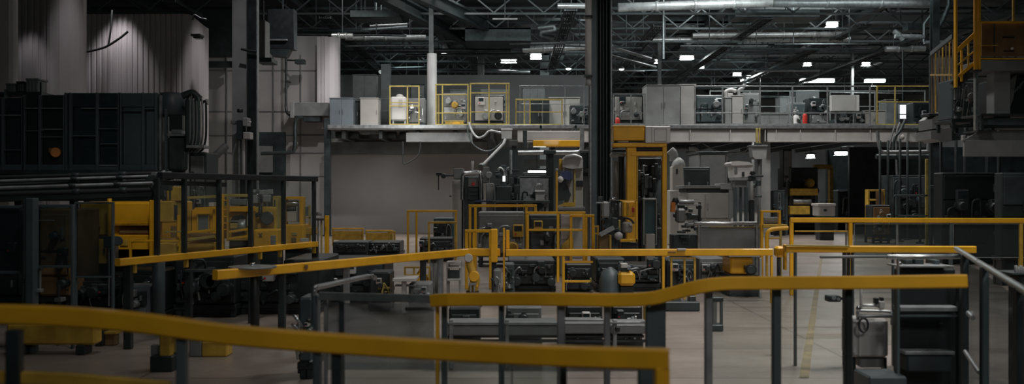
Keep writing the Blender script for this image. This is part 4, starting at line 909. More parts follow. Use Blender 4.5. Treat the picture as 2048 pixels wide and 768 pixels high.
# ------------------------------------------------------------------ middle: railings
handrail('yellow railing in front of the grey wall left of the central machines', 24, (816, 833, 912), 420, (), 'yellow', 'f', w=.05)
handrail('short low yellow railing with a step right of the grey wall', 22.5, (858, 911), 443, (), 'yellow_old', 'f', w=.045)
handrail('yellow railing around the grey arched-pipe machine', 20.5, (940, 951, 1053, 1071), 409, (), 'yellow', 'f', w=.055)
handrail('low thick yellow railing in front of the arched-pipe machine', 16.5, (933, 948, 981), 459, (), 'yellow', 'f', w=.05)
handrail('wide yellow railing with a mid bar left of the central column', 18.5, (1055, 1116, 1168), 423, (460,), 'yellow', 'f', w=.05)
handrail('narrow yellow gate railing at the foot of the central column', 19, (1142, 1172, 1186), 429, (), 'yellow', 'f', w=.05)
handrail('thin yellow railing stub just right of the column foot', 20, (1188, 1196), 451, (467,), 'yellow_old', 'f', w=.035)
def barrier(label, px0, py0, px1, py1, d):
    thing('barrier', label, 'barrier', [('panel', M().r(px0+3, py0+6, px1-3, py1, d+.03, .08), 'yellow_old'), ('top_bar', M().r(px0, py0, px1, py0+3, d, .06), 'yellow'),
        ('leg', M().r(px0, py0+2, px0+3, 'f', d, .06), 'yellow_old'), ('leg', M().r(px1-3, py0+2, px1, 'f', d, .06), 'yellow_old')])
barrier('left yellow barrier panel at the foot of the grey wall', 664, 456, 727, 480, 30)
barrier('right yellow barrier panel at the foot of the grey wall', 731, 460, 786, 482, 29.5)
handrail('yellow side rail at the right of the barrier panels', 27, (778, 789), 462, (), 'yellow_old', 'f', w=.05)

# ------------------------------------------------------------------ middle: machines
d = 27
thing('arched_pipe_machine', 'grey machine with a shiny arched pipe and a red dot on its front', 'machine', [
    ('body', M().r(928, 352, 962, 'f', d+.1, 1.2, .03), 'dark_metal'), ('front_panel', M().r(936, 354, 957, 374, d, .12), 'grey'), ('red_dot', M().cyl(P(947, 368, d-.03), P(947, 368, d+.02), .05, n=14), 'red'), ('lower_panel', M().r(936, 376, 957, 400, d, .12), 'dark', [('grille', M().r(940, 380, 955, 384, d-.02, .03).r(940, 388, 955, 391, d-.02, .03), 'black')]),
    ('arched_pipe', M().tube(curve([P(925, 400, d-.05), P(925, 360, d-.05), P(928, 349, d-.05), P(940, 346, d-.05), P(956, 346, d-.05), P(961, 352, d-.05), P(963, 400, d-.05)]), .06, 12), 'chrome'),
    ('side_cabinet', M().r(905, 360, 924, 'f', d+.2, 1., .02), 'beige', [('vent', M().r(899, 391, 903, 394, d+.2, .02), 'dark')]), ('top_box', M().r(907, 337, 926, 358, d+.2, .8), 'grey'), ('top_pipe', M().cyl(P(945, 343, d+.2), P(945, 322, d+.2), .04), 'light'),
    ('column', M().r(972, 366, 988, 'f', d, .4, .03), 'grey_paint'), ('upper_column', M().r(966, 334, 978, 366, d+.2, .4), 'grey'), ('motor', M().cyl(P(978, 350, d-.1), P(978, 350, d+.2), .09), 'steel_dull'), ('blue_sheet', M().r(950, 401, 984, 404, d-.2, .3), 'blue')])
thing('wall_camera', 'small dark camera-like box on an arm in front of the grey wall', 'camera', [
    ('body', M().r(872, 345, 884, 351, d, .2), 'black'), ('lens', M().cyl(P(887, 352, d), P(887, 352, d+.2), .07), 'dark'), ('arm', M().r(891, 349, 908, 353, d+.1, .08), 'dark_metal'), ('wire', M().cyl(P(877, 351, d+.1), P(877, 380, d+.1), .012), 'cable')])
d = 26
q = random.Random(20); g = M(); g2 = M(); g3 = M()
for k in range(40):
    px, py = q.uniform(994, 1038), q.uniform(335, 398); a_ = q.uniform(.02, .1); b_ = q.uniform(.02, .12); p = P(px, py, d+q.uniform(0, .6))
    (g, g2, g3)[k % 3].box(p.x-a_, p.x+a_, p.y, p.y+.1, p.z-b_, p.z+b_)
thing('dosing_machine', 'dark dosing machine with a small glowing glint right of the grey column', 'machine', [
    ('body', M().r(992, 372, 1022, 'f', d, .9, .02), 'dark'), ('bracket', g, 'dark'), ('fitting', g2, 'dark_metal'), ('fitting', g3, 'slate'), ('glass_tube', M().cyl(P(1008, 352, d-.1), P(1008, 363, d-.1), .035), 'indicator'),  # the small upright tube glows to imitate a bright reflection
    ('small_pipe', M().tube(curve([P(996, 340, d), P(1001, 336, d), P(1008, 343, d), P(1008, 352, d)]), .03), 'steel'), ('small_pipe', M().tube(curve([P(1012, 352, d), P(1013, 340, d), P(1018, 335, d)]), .025), 'steel_dull'), ('work_table', M().r(985, 401, 1100, 406, d-.2, 1.2), 'dark_metal'), ('table_leg', M().r(1040, 406, 1044, 'f', d, .1), 'dark')])
thing('machine_column', 'tall dark green-grey machine post under the mezzanine junction box', 'column', [('shaft', M().r(1024, 282, 1033, 'f', 28, .35), 'slate'), ('collar', M().r(1018, 280, 1036, 292, 27.9, .5), 'grey'), ('cable_run', M().cyl(P(1022, 300, 27.95), P(1022, 470, 27.95), .04), 'steel_dull')])
machine('big black machine with teal glints in the centre below the mezzanine', 1036, 352, 1100, 26.8, 1.8, 91, ('dark', 'black', 'steel_dull', 'teal'), dens=2.2, open_=True)
thing('machine_column', 'broad black machine upright left of the thin yellow post', 'column', [('shaft', M().r(1093, 304, 1107, 'f', 27, .4), 'black'), ('collar', M().r(1088, 300, 1112, 308, 26.9, .6), 'dark_metal')])
thing('storage_box', 'small white box on the black centre machine', 'box', [('body', M().r(1071, 382, 1089, 402, 26.4, .3), 'light'), ('lid', M().r(1070, 380, 1090, 384, 26.35, .38), 'white')])
thing('thin_yellow_post', 'thin tall yellow post with a light on its tip left of the white machine', 'post', [('post_body', M().r(1111.5, 341, 1115.5, 'f', 22, .05), 'yellow'), ('lamp_tip', M().cyl(P(1113.5, 341, 22.02), P(1113.5, 337, 22.02), .03), 'light')])
d = 24
thing('white_hooded_machine', 'white-hooded machine with a dark cap left of the central column', 'machine', [
    ('hood', M().prism([(1126, 318), (1131, 312), (1164, 313), (1166, 320), (1166, 336), (1144, 338), (1126, 334)], d, .9), 'light'), ('hood_pipe', M().tube(curve([P(1131, 314, d-.05), P(1150, 311, d-.05), P(1163, 316, d-.05)], 4), .04), 'steel'),
    ('body', M().r(1130, 336, 1166, 'f', d+.1, .9, .02), 'beige'), ('dark_cap', M().prism([(1121, 352), (1124, 344), (1134, 341), (1144, 346), (1146, 356), (1138, 361), (1126, 356)], d-.1, .3), 'blue'), ('fitting', M().lathe(P(1121, 360, d-.1), [(.03, -.06), (.07, 0), (.06, .06), (.02, .09)]), 'white'),
    ('dark_slot', M().r(1153, 361, 1166, 373, d+.06, .06), 'black'), ('olive_strip', M().r(1148, 338, 1151, 415, d+.05, .06), 'yellow_pale'), ('side_chute', M().prism([(1117, 365), (1130, 358), (1142, 390), (1138, 400), (1117, 402)], d, .4), 'dark'),
    ('yellow_tip', M().prism([(1117, 412), (1130, 405), (1150, 405), (1148, 414)], d-.1, .4), 'yellow_old'), ('table', M().r(1116, 414, 1170, 420, d-.2, 1.), 'grey'), ('yellow_edge', M().r(1118, 318, 1125, 340, d+.3, .1), 'yellow_old')])
thing('grey_side_unit', 'dark grey tall unit tucked behind the left side of the central column', 'machine', [('body', M().r(1160, 300, 1182, 'f', 27.2, .8), 'grey'), ('panel', M().r(1161, 304, 1178, 336, 27.15, .06), 'dark_metal'), ('vent', M().r(1163, 345, 1176, 352, 27.15, .06), 'black')])
# below the central railings
machine('dim yellowish machine behind the low thick yellow railing', 955, 424, 1050, 21.3, 1., 95, ('grey', 'dark', 'steel_dull', 'yellow_old'), dens=2, open_=True)
machine('black machine with shelves behind the wide yellow railing', 1058, 430, 1140, 19.3, 1.2, 97, ('dark', 'black', 'steel_dull', 'yellow_old'), dens=2)
machine('green-black motor unit beside the stepped yellow railing', 866, 436, 906, 24.2, .8, 99, ('teal', 'black', 'dark_metal', 'dark'))
machine('dark low machine at the foot of the yellow railing by the grey wall', 838, 476, 905, 23, .8, 101, ('dark', 'black', 'dark_metal', 'dark'), dens=2)
thing('beige_cabinet', 'beige plain cabinet with a yellow foot behind the wide yellow railing', 'cabinet', [('body', M().r(1120, 426, 1142, 'f', 19.2, .5, .015), 'beige'), ('door', M().r(1122, 430, 1141, 478, 19.17, .04), 'beige'), ('yellow_foot', M().prism([(1136, 480), (1140, 470), (1147, 476), (1147, 505), (1122, 505), (1124, 490)], 19.0, .15), 'yellow_old')])
# below the straight rail, d 15..17
machine('black machine bank under the straight yellow rail left part', 1014, 520, 1112, 15.6, 1.3, 103, ('black', 'black', 'dark_metal', 'dark'), dens=2)
machine('dark machine under the straight yellow rail right part', 1192, 517, 1322, 16, 1.3, 105, ('dark', 'black', 'slate', 'dark'), dens=2)
machine('low black machine inside the yellow rungs under the straight rail', 1130, 528, 1186, 15.2, .8, 107, ('black', 'black', 'dark', 'dark'))
machine('dark unit behind the thin yellow posts under the straight rail', 1334, 520, 1392, 15.8, .9, 109, ('dark', 'black', 'slate', 'dark'))
machine('dark grey unit behind the right end of the straight rail', 1398, 516, 1452, 16, .9, 111, ('grey', 'dark', 'steel_dull', 'dark'))
d = 13.6
def leaning(label, px, py): pass
thing('orange_motor', 'amber motor with a pale box on top under the straight yellow rail', 'motor', [
    ('body', M().r(1237, 544, 1271, 572, d+.4, .25, .04), 'yellow'), ('pale_box', M().r(1242, 527, 1256, 536, d+.4, .15), 'light'), ('side_box', M().r(1254, 532, 1262, 540, d+.4, .15), 'blue_grey'), ('neck', M().r(1243, 536, 1258, 545, d+.45, .12), 'dark'), ('stand', M().r(1240, 572, 1268, 'f', d+.45, .2), 'black'),
    ('grey_drum', M().lathe((X(1222, d+.5), d+.6, 0), [(.16, 0), (.16, Z(555, d+.5)-.05), (.12, Z(545, d+.5)), (.02, Z(535, d+.5))]), 'slate')])
thing('yellow_gearbox', 'broad yellow gearbox with a black motor at the right end of the straight rail', 'motor', [
    ('body', M().r(1461, 514, 1506, 548, 15.2, .6, .02), 'yellow'), ('motor', M().cyl(P(1502, 540, 15.0), P(1502, 540, 15.3), .085, n=18), 'black', [('cap', M().cyl(P(1502, 540, 14.95), P(1502, 540, 15.0), .06), 'dark')]), ('motor_box', M().r(1492, 532, 1512, 540, 15.05, .2), 'dark'), ('top_plate', M().r(1458, 509, 1520, 514, 15.1, .8), 'grey_paint'),
    ('base', M().r(1458, 548, 1520, 'f', 15.3, .6), 'dark'), ('white_post', M().r(1519, 516, 1524, 'f', 15.1, .06), 'grey_paint')])
# robot, rack, pale frames around x 780-960
d = 14
thing('robot_arm', 'small yellow robot arm with a gripper under the stepped yellow block', 'robot', [
    ('base', M().lathe((X(945, d), d, 0), [(.14, 0), (.14, .05), (.09, .1), (.09, .22)]), 'dark'), ('lower_arm', M().tube(curve([(X(945, d), d, .2), P(950, 560, d), P(946, 545, d)]), .07, 12), 'yellow_old'),
    ('upper_arm', M().tube(curve([P(946, 548, d), P(940, 530, d), P(938, 516, d)]), .055, 12), 'yellow_old', [('joint', M().cyl(P(937, 516, d-.08), P(937, 516, d+.08), .06), 'light')]), ('elbow', M().cyl(P(948, 553, d-.1), P(948, 553, d+.1), .075), 'yellow'),
    ('shoulder', M().box(X(940, d), X(956, d), d-.06, d+.06, Z(575, d), Z(560, d)), 'yellow'), ('gripper', M().r(940, 570, 943, 584, d-.14, .04).r(947, 570, 950, 584, d-.14, .04).r(938, 566, 952, 571, d-.15, .06), 'steel')])
thing('white_rack', 'pale sloped rack with a dark screen left of the yellow robot arm', 'rack', [
    ('frame', M().frame(893, 524, 922, 'f', d+.3, .03, .3), 'light'), ('screen', M().r(896, 540, 919, 557, d+.28, .03), 'dark_metal'), ('shelf_plate', M().r(894, 558, 921, 562, d+.2, .35), 'light'), ('shelf_plate', M().r(894, 534, 921, 537, d+.25, .3), 'light')])
thing('clear_tube', 'pair of pale translucent tubes standing left of the sloped rack', 'tube', [('tube_body', M().cyl((X(863, d), d+.2, 0), P(863, 516, d+.2), .03), 'grey_paint'), ('tube_body', M().cyl((X(872, d), d+.2, 0), P(872, 516, d+.2), .03), 'grey_paint'), ('cap', M().r(860, 515, 876, 519, d+.12, .16), 'steel_dull')])
thing('orange_funnel', 'amber cone-shaped funnel between thin yellow posts', 'funnel', [('cone', M().lathe(P(843, 556, d+.2), [(.1, -.1), (.1, 0), (.03, .13), (.02, .16)]), 'yellow'), ('stand', M().box(X(838, d), X(848, d), d+.15, d+.25, 0, Z(570, d+.2)), 'dark')])
handrail('thin low yellow frame around the amber funnel', 14.1, (810, 828, 859), 533, (550,), 'yellow_old', 'f', w=.025)
thing('white_table', 'small white-topped table below the long yellow beam', 'table', [('top', M().r(785, 557, 831, 563, 13, .5), 'light'), ('leg', M().r(803, 563, 812, 'f', 13.1, .08), 'light'), ('brace', M().r(790, 570, 830, 573, 13.15, .1), 'grey')])
machine('small cluttered grey unit on the floor right of the white table', 815, 567, 862, 13.2, .6, 113, ('grey', 'dark', 'steel_dull', 'grey'), dens=1.5, name='compact_machine')
machine('dark unit with a pale pipe left of the white table', 735, 545, 780, 13.3, .6, 115, ('black', 'black', 'yellow_pale', 'dark'), dens=1.2, name='compact_machine')
machine('grey compact unit on the floor right of the robot arm', 985, 540, 1003, 14.2, .5, 117, ('grey', 'dark', 'steel_dull', 'orange'), name='compact_machine')
machine('compact unit with an orange foot just left of the black machine bank', 1005, 528, 1030, 14.9, .5, 119, ('slate', 'dark', 'steel_dull', 'orange'), name='compact_machine')

# ------------------------------------------------------------------ yellow portal right of the column
d = 20
thing('yellow_portal', 'tall yellow portal frame right of the central column', 'machine frame', [
    ('top_beam', M().r(1226, 286, 1334, 294, d, .3, .01), 'yellow'), ('lower_beam', M().r(1262, 303, 1334, 312, d+.02, .25, .01), 'yellow'), ('broad_leg', M().r(1254, 294, 1273, 'f', d+.03, .25, .01), 'yellow'), ('side_leg', M().r(1325, 294, 1334, 'f', d, .12, .01), 'yellow'),
    ('inner_post', M().r(1273, 312, 1276, 480, d+.05, .1), 'yellow_old'), ('slot', M().r(1263, 295, 1324, 302, d+.1, .1), 'dark'), ('bolt_block', M().r(1229, 281, 1236, 286, d+.05, .1).r(1258, 281, 1286, 284, d+.05, .1), 'dark')])
thing('yellow_control_box', 'plain amber box sitting on top of the tall portal', 'box', [('body', M().r(1227, 252, 1289, 281, d, .5, .012), 'yellow'), ('lid', M().r(1226, 251, 1290, 254, d-.01, .52), 'yellow')])
thing('white_control_box', 'white box with square outlines on top of the tall portal at the right', 'box', [('body', M().r(1291, 252, 1341, 286, d-.02, .5, .012), 'white'), ('door_outline', M().frame(1309, 256, 1334, 283, d-.035, .012, .02), 'light'), ('side_line', M().r(1303, 253, 1304.5, 285, d-.03, .02), 'light')])
g = M(); g2 = M(); q = random.Random(31)
for k in range(46):
    px, py = q.uniform(1278, 1320), q.uniform(335, 470); a_ = q.uniform(.015, .05); b_ = q.uniform(.02, .14); p = P(px, py, 20.7+q.uniform(0, .2))
    (g if k % 3 else g2).box(p.x-a_, p.x+a_, p.y, p.y+.08, p.z-b_, p.z+b_)
thing('inner_press', 'dark columned press standing inside the tall yellow portal', 'machine', [
    ('column', M().cyl((X(1284, 21), 21, 0), P(1284, 318, 21), .07), 'black'), ('column', M().r(1286, 330, 1290, 'f', 20.8, .08), 'steel_dull'), ('column', M().cyl((X(1314, 21), 21, 0), P(1314, 315, 21), .08), 'slate'), ('cross_head', M().r(1278, 316, 1322, 330, 20.9, .6), 'dark'),
    ('teal_tower', M().r(1288, 400, 1312, 'f', 20.4, .4, .02), 'teal'), ('tower_cap', M().r(1286, 396, 1313, 401, 20.35, .5), 'steel_dull'), ('frame', M().frame(1287, 398, 1314, 490, 20.3, .02, .05), 'grey_paint'), ('bracket', g, 'dark'), ('fitting', g2, 'slate'),
    ('lower_block', M().r(1292, 468, 1310, 'f', 20.2, .3), 'beige'), ('dark_back', M().r(1276, 320, 1324, 'f', 21.4, .3), 'black')])
thing('cylinder_pair', 'pair of tall pale pneumatic cylinders left of the broad yellow leg', 'cylinder', [
    ('cylinder_body', M().cyl(P(1232, 400, 21), P(1232, 322, 21), .06), 'grey_paint'), ('cylinder_body', M().cyl(P(1249, 400, 21.2), P(1249, 310, 21.2), .05), 'blue_grey'), ('head', M().r(1223, 306, 1252, 313, 20.9, .4), 'steel_dull'), ('head', M().r(1225, 298, 1252, 303, 20.9, .4), 'dark'), ('dark_guide', M().r(1238, 313, 1245, 'f', 21, .2), 'black'), ('base', M().r(1222, 400, 1254, 'f', 20.9, .5), 'dark')])
d = 18
g = M(); g2 = M(); q = random.Random(33)
for k in range(34):
    px, py = q.uniform(1200, 1240), q.uniform(398, 480); a_ = q.uniform(.015, .05); b_ = q.uniform(.015, .07); p = P(px, py, d+q.uniform(.05, .3))
    (g if k % 2 else g2).box(p.x-a_, p.x+a_, p.y, p.y+.08, p.z-b_, p.z+b_)
thing('gear_station', 'grey cluttered gear station at the right foot of the central column', 'machine', [
    ('main_body', M().r(1205, 403, 1219, 436, d, .35, .03), 'grey_paint'), ('pedestal', M().r(1208, 436, 1236, 'f', d+.2, .4), 'dark'), ('bracket', g, 'dark_metal'), ('fitting', g2, 'slate'), ('silver_head', M().cyl(P(1225, 400, d), P(1225, 396, d), .05), 'chrome'), ('arm', M().r(1192, 404, 1206, 407, d+.05, .06), 'steel_dull'),
    ('arm', M().bar(P(1200, 470, d-.1), P(1228, 455, d-.1), .08), 'steel_dull'), ('ball_joint', M().lathe(P(1237, 472, d-.1), [(.03, -.07), (.075, -.03), (.075, .03), (.03, .07)]), 'light'), ('thin_pipe', M().cyl(P(1240, 405, d), P(1240, 432, d), .02), 'steel'), ('foot', M().r(1198, 470, 1222, 'f', d-.05, .3), 'brown'), ('yellow_leg', M().r(1219, 470, 1223, 'f', d-.1, .05), 'yellow_old')])
thing('tool_station', 'small yellow rectangular frame holding a grey grinder beside the portal', 'frame', [
    ('frame', M().r(1271, 400, 1275, 484, d+.3, .08).r(1240, 478, 1275, 484, d+.3, .08).r(1240, 400, 1275, 402.5, d+.3, .06), 'yellow'), ('yellow_body', M().r(1247, 403, 1270, 434, d+.45, .3), 'yellow', [('red_mark', M().r(1264, 415, 1269, 424, d+.43, .03), 'red'), ('rib', M().r(1254, 405, 1258, 430, d+.42, .04), 'yellow_old')]),
    ('grinder', M().r(1248, 444, 1265, 466, d+.4, .3, .03), 'beige', [('knob', M().cyl(P(1262, 449, d+.3), P(1262, 449, d+.4), .03), 'light')]), ('hose', M().tube(curve([P(1248, 440, d+.3), P(1252, 436, d+.25), P(1262, 440, d+.3), P(1268, 447, d+.3)], 4), .02), 'dark'), ('post', M().r(1237, 440, 1241, 475, d+.3, .05), 'yellow_pale'), ('stand', M().r(1243, 484, 1273, 'f', d+.45, .3), 'black')])

# ------------------------------------------------------------------ right: machines under the mezzanine
d = 30
thing('white_robot', 'pale domed machine standing right behind the tall yellow portal', 'machine', [
    ('dome', M().lathe(P(1357, 334, d+.2), [(.2, 0), (.21, .06), (.16, .2), (.06, .28), (.01, .29)]), 'grey_paint'), ('body', M().prism([(1345, 334), (1350, 330), (1366, 330), (1368, 370), (1366, 382), (1345, 380)], d, .5), 'beige', [('notch', M().r(1352, 338, 1356, 348, d-.02, .03), 'dark')]),
    ('lower_body', M().r(1340, 380, 1360, 'f', d-.05, .6, .03), 'beige'), ('duct', M().tube(curve([P(1340, 300, d+.3), P(1347, 308, d+.3), P(1348, 322, d+.3)]), .13, 12), 'grey_paint')])
machine('grey low block machine behind the domed one', 1366, 334, 1421, 32, 1.4, 121, ('grey', 'dark', 'steel_dull', 'dark'))
thing('grey_housing', 'large plain grey housing rising behind the low block machine', 'machine', [('body', M().r(1398, 306, 1455, 'f', 34, 2., .03), 'grey'), ('panel', M().r(1402, 310, 1450, 375, 33.96, .05), 'grey'), ('cap', M().r(1396, 303, 1457, 307, 33.95, 2.1), 'dark_metal')])
d = 27
thing('bench_machine', 'wide beige-grey machine with a black slot along its top', 'machine', [
    ('body', M().r(1374, 385, 1462, 'f', d, 1.4, .04), 'beige'), ('black_slot', M().r(1374, 377, 1458, 385, d+.02, 1.3), 'black'), ('top', M().r(1368, 371, 1458, 377, d-.02, 1.4), 'grey'), ('pale_block', M().r(1441, 367, 1466, 379, d-.05, .8), 'grey_paint'), ('side_column', M().prism([(1458, 378), (1467, 376), (1470, 430), (1463, 438), (1458, 438)], d-.03, 1.2), 'grey_paint'),
    ('door', M().r(1412, 387, 1457, 436, d-.03, .05), 'beige', [('handle', M().r(1415, 408, 1417, 418, d-.07, .04), 'steel')]), ('door', M().r(1376, 387, 1409, 436, d-.03, .05), 'beige')])
d = 26.5
thing('white_hopper', 'white square hopper with an overhanging lid on a dark stand', 'hopper', [
    ('bin_body', M().prism([(1466, 329), (1507, 329), (1505, 353), (1468, 355)], d, .7), 'white', [('window_slot', M().r(1469, 334, 1475, 347, d-.02, .03), 'grey'), ('latch', M().r(1484, 344, 1489, 353, d-.02, .03), 'dark')]), ('lid', M().prism([(1461, 327), (1465, 323), (1476, 322), (1498, 324), (1506, 328), (1503, 330), (1464, 331)], d-.05, .8), 'white'),
    ('lower_tray', M().r(1468, 354, 1500, 361, d, .6), 'grey_paint'), ('neck', M().r(1470, 361, 1494, 375, d+.1, .5), 'grey'), ('stand', M().r(1468, 375, 1474, 'f', d+.1, .1).r(1490, 375, 1496, 'f', d+.1, .1).r(1480, 375, 1484, 'f', d+.3, .1), 'slate'), ('knob', M().lathe(P(1505, 347, d-.1), [(.03, -.05), (.08, 0), (.05, .06)]), 'black'), ('arm', M().r(1497, 352, 1512, 362, d-.05, .2), 'dark'),
    ('pipe', M().cyl(P(1503, 362, d), P(1503, 400, d), .05), 'grey_paint'), ('dark_leg', M().r(1500, 400, 1509, 'f', d, .2), 'black')])
d = 35
thing('loudspeaker_box', 'tapered grey box hanging on poles in front of the mezzanine column', 'box', [
    ('body', M().prism([(1503, 292), (1535, 292), (1532, 315), (1527, 318), (1511, 318), (1506, 314)], d, .5), 'grey_paint', [('front_trim', M().r(1502, 290, 1536, 293, d-.04, .58), 'grey')]), ('hanger', M().r(1512, 256, 1516, 291, d+.2, .08).r(1518, 256, 1521, 291, d+.2, .08), 'yellow_pale'), ('cap', M().r(1512, 286, 1524, 290, d+.1, .3), 'black'),
    ('pole', M().cyl((X(1521, d), d+.3, 0), P(1521, 318, d+.3), .06), 'grey')])
thing('pole_fittings', 'small dark fittings and valves clamped along the grey pole', 'valve', [('fitting', M().r(1510, 350, 1527, 354, 34.8, .2).r(1514, 360, 1522, 372, 34.8, .2), 'dark'), ('valve', M().cyl(P(1508, 368, 34.9), P(1508, 376, 34.9), .07), 'dark_metal'), ('bracket', M().r(1512, 391, 1524, 395, 34.85, .2), 'dark')])
struct('column.014', M().cyl((X(1506, 36), 36, 0), P(1506, 285, 36), .06), 'steel_dull')
d = 21
g = M(); g2 = M(); q = random.Random(44)
for k in range(30):
    px, py = q.uniform(1352, 1400), q.uniform(412, 488); a_ = q.uniform(.03, .09); b_ = q.uniform(.02, .05); p = P(px, py, d+q.uniform(0, .3))
    (g if k % 2 else g2).box(p.x-a_, p.x+a_, p.y, p.y+.1, p.z-b_, p.z+b_)
thing('roller_stack', 'stack of grey rollers and rails in front of the beige-grey machine', 'machine', [
    ('top_rail', M().cyl(P(1358, 404, d), P(1388, 404, d), .05), 'steel_dull'), ('rail', M().r(1352, 408, 1401, 411, d-.05, .1), 'grey_paint'), ('side_post', M().r(1398, 404, 1402, 'f', d, .1), 'black'), ('roller', M().cyl(P(1362, 436, d+.1), P(1400, 436, d+.1), .05), 'grey'), ('roller', M().cyl(P(1370, 450, d+.1), P(1398, 446, d+.1), .05), 'steel_dull'),
    ('motor_body', M().r(1354, 417, 1372, 446, d-.15, .3, .04), 'grey'), ('bracket', g, 'dark'), ('rail_pieces', g2, 'dark_metal'), ('orange_handle', M().prism([(1343, 404), (1351, 405), (1351, 424), (1342, 424)], d-.2, .1), 'orange'), ('dark_knob', M().lathe(P(1351, 403, d-.1), [(.04, -.06), (.08, 0), (.04, .08)]), 'black'), ('base', M().r(1346, 470, 1400, 'f', d+.15, .5), 'dark')])
thing('overhead_pipe', 'short pale pipe with an elbow just under the mezzanine beam right of the tall portal', 'pipe', [
    ('tube', M().tube([P(1350, 299, 36.6), P(1392, 299, 36.6)], .07), 'steel_dull'), ('tube', M().tube([P(1350, 293, 36.8), P(1392, 293, 36.8)], .05), 'dark_metal'), ('elbow', M().tube(curve([P(1378, 297, 36.5), P(1390, 297, 36.5), P(1396, 303, 36.5), P(1396, 312, 36.6)], 4), .08), 'light'), ('hanger', M().box(X(1370, 36.6), X(1372, 36.6), 36.6, 36.64, Z(298, 36.6), DECK-.13), 'dark')])
thing('overhead_cable', 'long sagging grey cable under the mezzanine beam above the white hopper', 'cable', [
    ('cable_line', M().tube(curve([P(1405, 286, 36.6), P(1430, 300, 36.6), P(1460, 306, 36.6), P(1490, 302, 36.6), P(1500, 286, 36.6)], 5), .03), 'steel_dull')])
thing('pipe_manifold', 'cluster of pale pipe elbows on top of the tall cabinet pair on the mezzanine', 'pipe', [
    ('elbow', M().tube(curve([P(1452, 195, 37.4), P(1452, 184, 37.4), P(1460, 180, 37.4), P(1472, 182, 37.4)], 4), .07), 'light'), ('elbow', M().tube(curve([P(1478, 191, 37.4), P(1478, 180, 37.4), P(1486, 176, 37.4), P(1490, 168, 37.4)], 4), .06), 'grey_paint'), ('valve', M().r(1455, 186, 1466, 194, 37.3, .2), 'light')])
machine('dim machine with valves behind the bench machine, nearest the dark upright', 1424, 322, 1462, 38.5, 1., 175, ('grey', 'dark', 'steel_dull', 'dark'), dens=1.5)
machine('dark machine deep below the mezzanine behind the black centre machine', 1045, 345, 1095, 33, 1.2, 177, ('dark', 'black', 'steel_dull', 'teal'), dens=1.5, open_=True)
# silver-topped grey guard wall
d = 19
thing('guard_wall', 'long grey guard wall with a silver tube along its top at the right', 'guard', [
    ('top_tube', M().cyl(P(1388, 447, d-.03), P(1515, 447, d-.03), .035), 'steel'), ('panel', M().r(1395, 453, 1520, 'f', d, .04), 'grey'), ('post', M().r(1396, 450, 1400, 'f', d-.06, .08), 'steel_dull'), ('post', M().r(1512, 450, 1516, 'f', d-.06, .08), 'steel_dull'), ('yellow_edge', M().r(1420, 453, 1522, 455, d-.03, .03), 'yellow_pale')])
# small yellow arches near x 1520-1580
d = 17.5
thing('yellow_arch', 'small square yellow arch behind the top of the right railings', 'frame', [('frame', M().r(1522, 421, 1562, 425, d, .08).r(1522, 425, 1527, 'f', d, .08).r(1558, 425, 1562, 455, d, .08), 'yellow'), ('shelf_plate', M().r(1526, 449, 1575, 456, d-.05, .3), 'yellow_old'), ('grey_inside', M().r(1528, 434, 1557, 448, d+.2, .1), 'grey')])
thing('yellow_arch', 'rounded yellow arch beside the corner of the right railings', 'frame', [('frame', M().tube(curve([P(1534, 500, 16.4), P(1534, 472, 16.4), P(1538, 462, 16.4), P(1550, 458, 16.4), P(1576, 456, 16.4)], 4), .035), 'yellow'), ('foot', M().box(X(1532, 16.4), X(1536, 16.4), 16.38, 16.44, 0, Z(498, 16.4)), 'yellow_old'), ('rung', M().r(1534, 475, 1560, 478, 16.38, .04), 'yellow_old'), ('post', M().r(1560, 456, 1564, 'f', 16.38, .05), 'yellow_pale')])
thing('yellow_bracket', 'chunky yellow bracket with a hanging leg where two right railings meet', 'bracket', [('plate', M().r(1553, 493, 1570, 515, 9.8, .12, .02), 'yellow'), ('leg', M().r(1569, 489, 1574, 540, 9.7, .06), 'yellow'), ('lever', M().r(1575, 503, 1594, 506, 9.6, .04), 'light'), ('leg', M().r(1556, 515, 1562, 'f', 9.85, .05), 'dark'), ('ball_knob', M().lathe(P(1593, 500, 9.5), [(.01, -.02), (.02, 0), (.01, .02)]), 'black')])

# right far area under mezzanine
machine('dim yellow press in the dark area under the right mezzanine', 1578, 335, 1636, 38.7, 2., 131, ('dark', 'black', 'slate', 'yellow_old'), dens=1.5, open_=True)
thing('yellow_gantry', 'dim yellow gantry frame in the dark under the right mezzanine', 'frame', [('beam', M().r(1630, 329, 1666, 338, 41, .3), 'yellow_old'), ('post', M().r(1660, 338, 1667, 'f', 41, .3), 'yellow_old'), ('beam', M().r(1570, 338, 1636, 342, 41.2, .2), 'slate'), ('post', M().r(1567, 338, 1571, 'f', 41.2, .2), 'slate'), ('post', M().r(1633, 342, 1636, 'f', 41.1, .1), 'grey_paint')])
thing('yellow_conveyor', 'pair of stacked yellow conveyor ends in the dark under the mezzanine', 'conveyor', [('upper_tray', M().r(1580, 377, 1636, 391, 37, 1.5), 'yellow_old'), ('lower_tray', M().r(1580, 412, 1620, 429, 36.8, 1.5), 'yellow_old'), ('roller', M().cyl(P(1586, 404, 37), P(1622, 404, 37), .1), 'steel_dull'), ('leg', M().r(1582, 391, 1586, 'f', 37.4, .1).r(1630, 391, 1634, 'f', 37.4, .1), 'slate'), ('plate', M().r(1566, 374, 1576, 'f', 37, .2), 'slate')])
thing('white_box', 'plain pale box standing in the dark right of the stacked conveyor ends', 'box', [('body', M().r(1637, 410, 1671, 433, 33, .7, .04), 'beige'), ('stand', M().r(1640, 433, 1668, 'f', 33.1, .5), 'black'), ('lid', M().r(1636, 407, 1672, 412, 32.97, .76), 'light'), ('latch', M().r(1648, 418, 1654, 423, 32.95, .03), 'dark')])
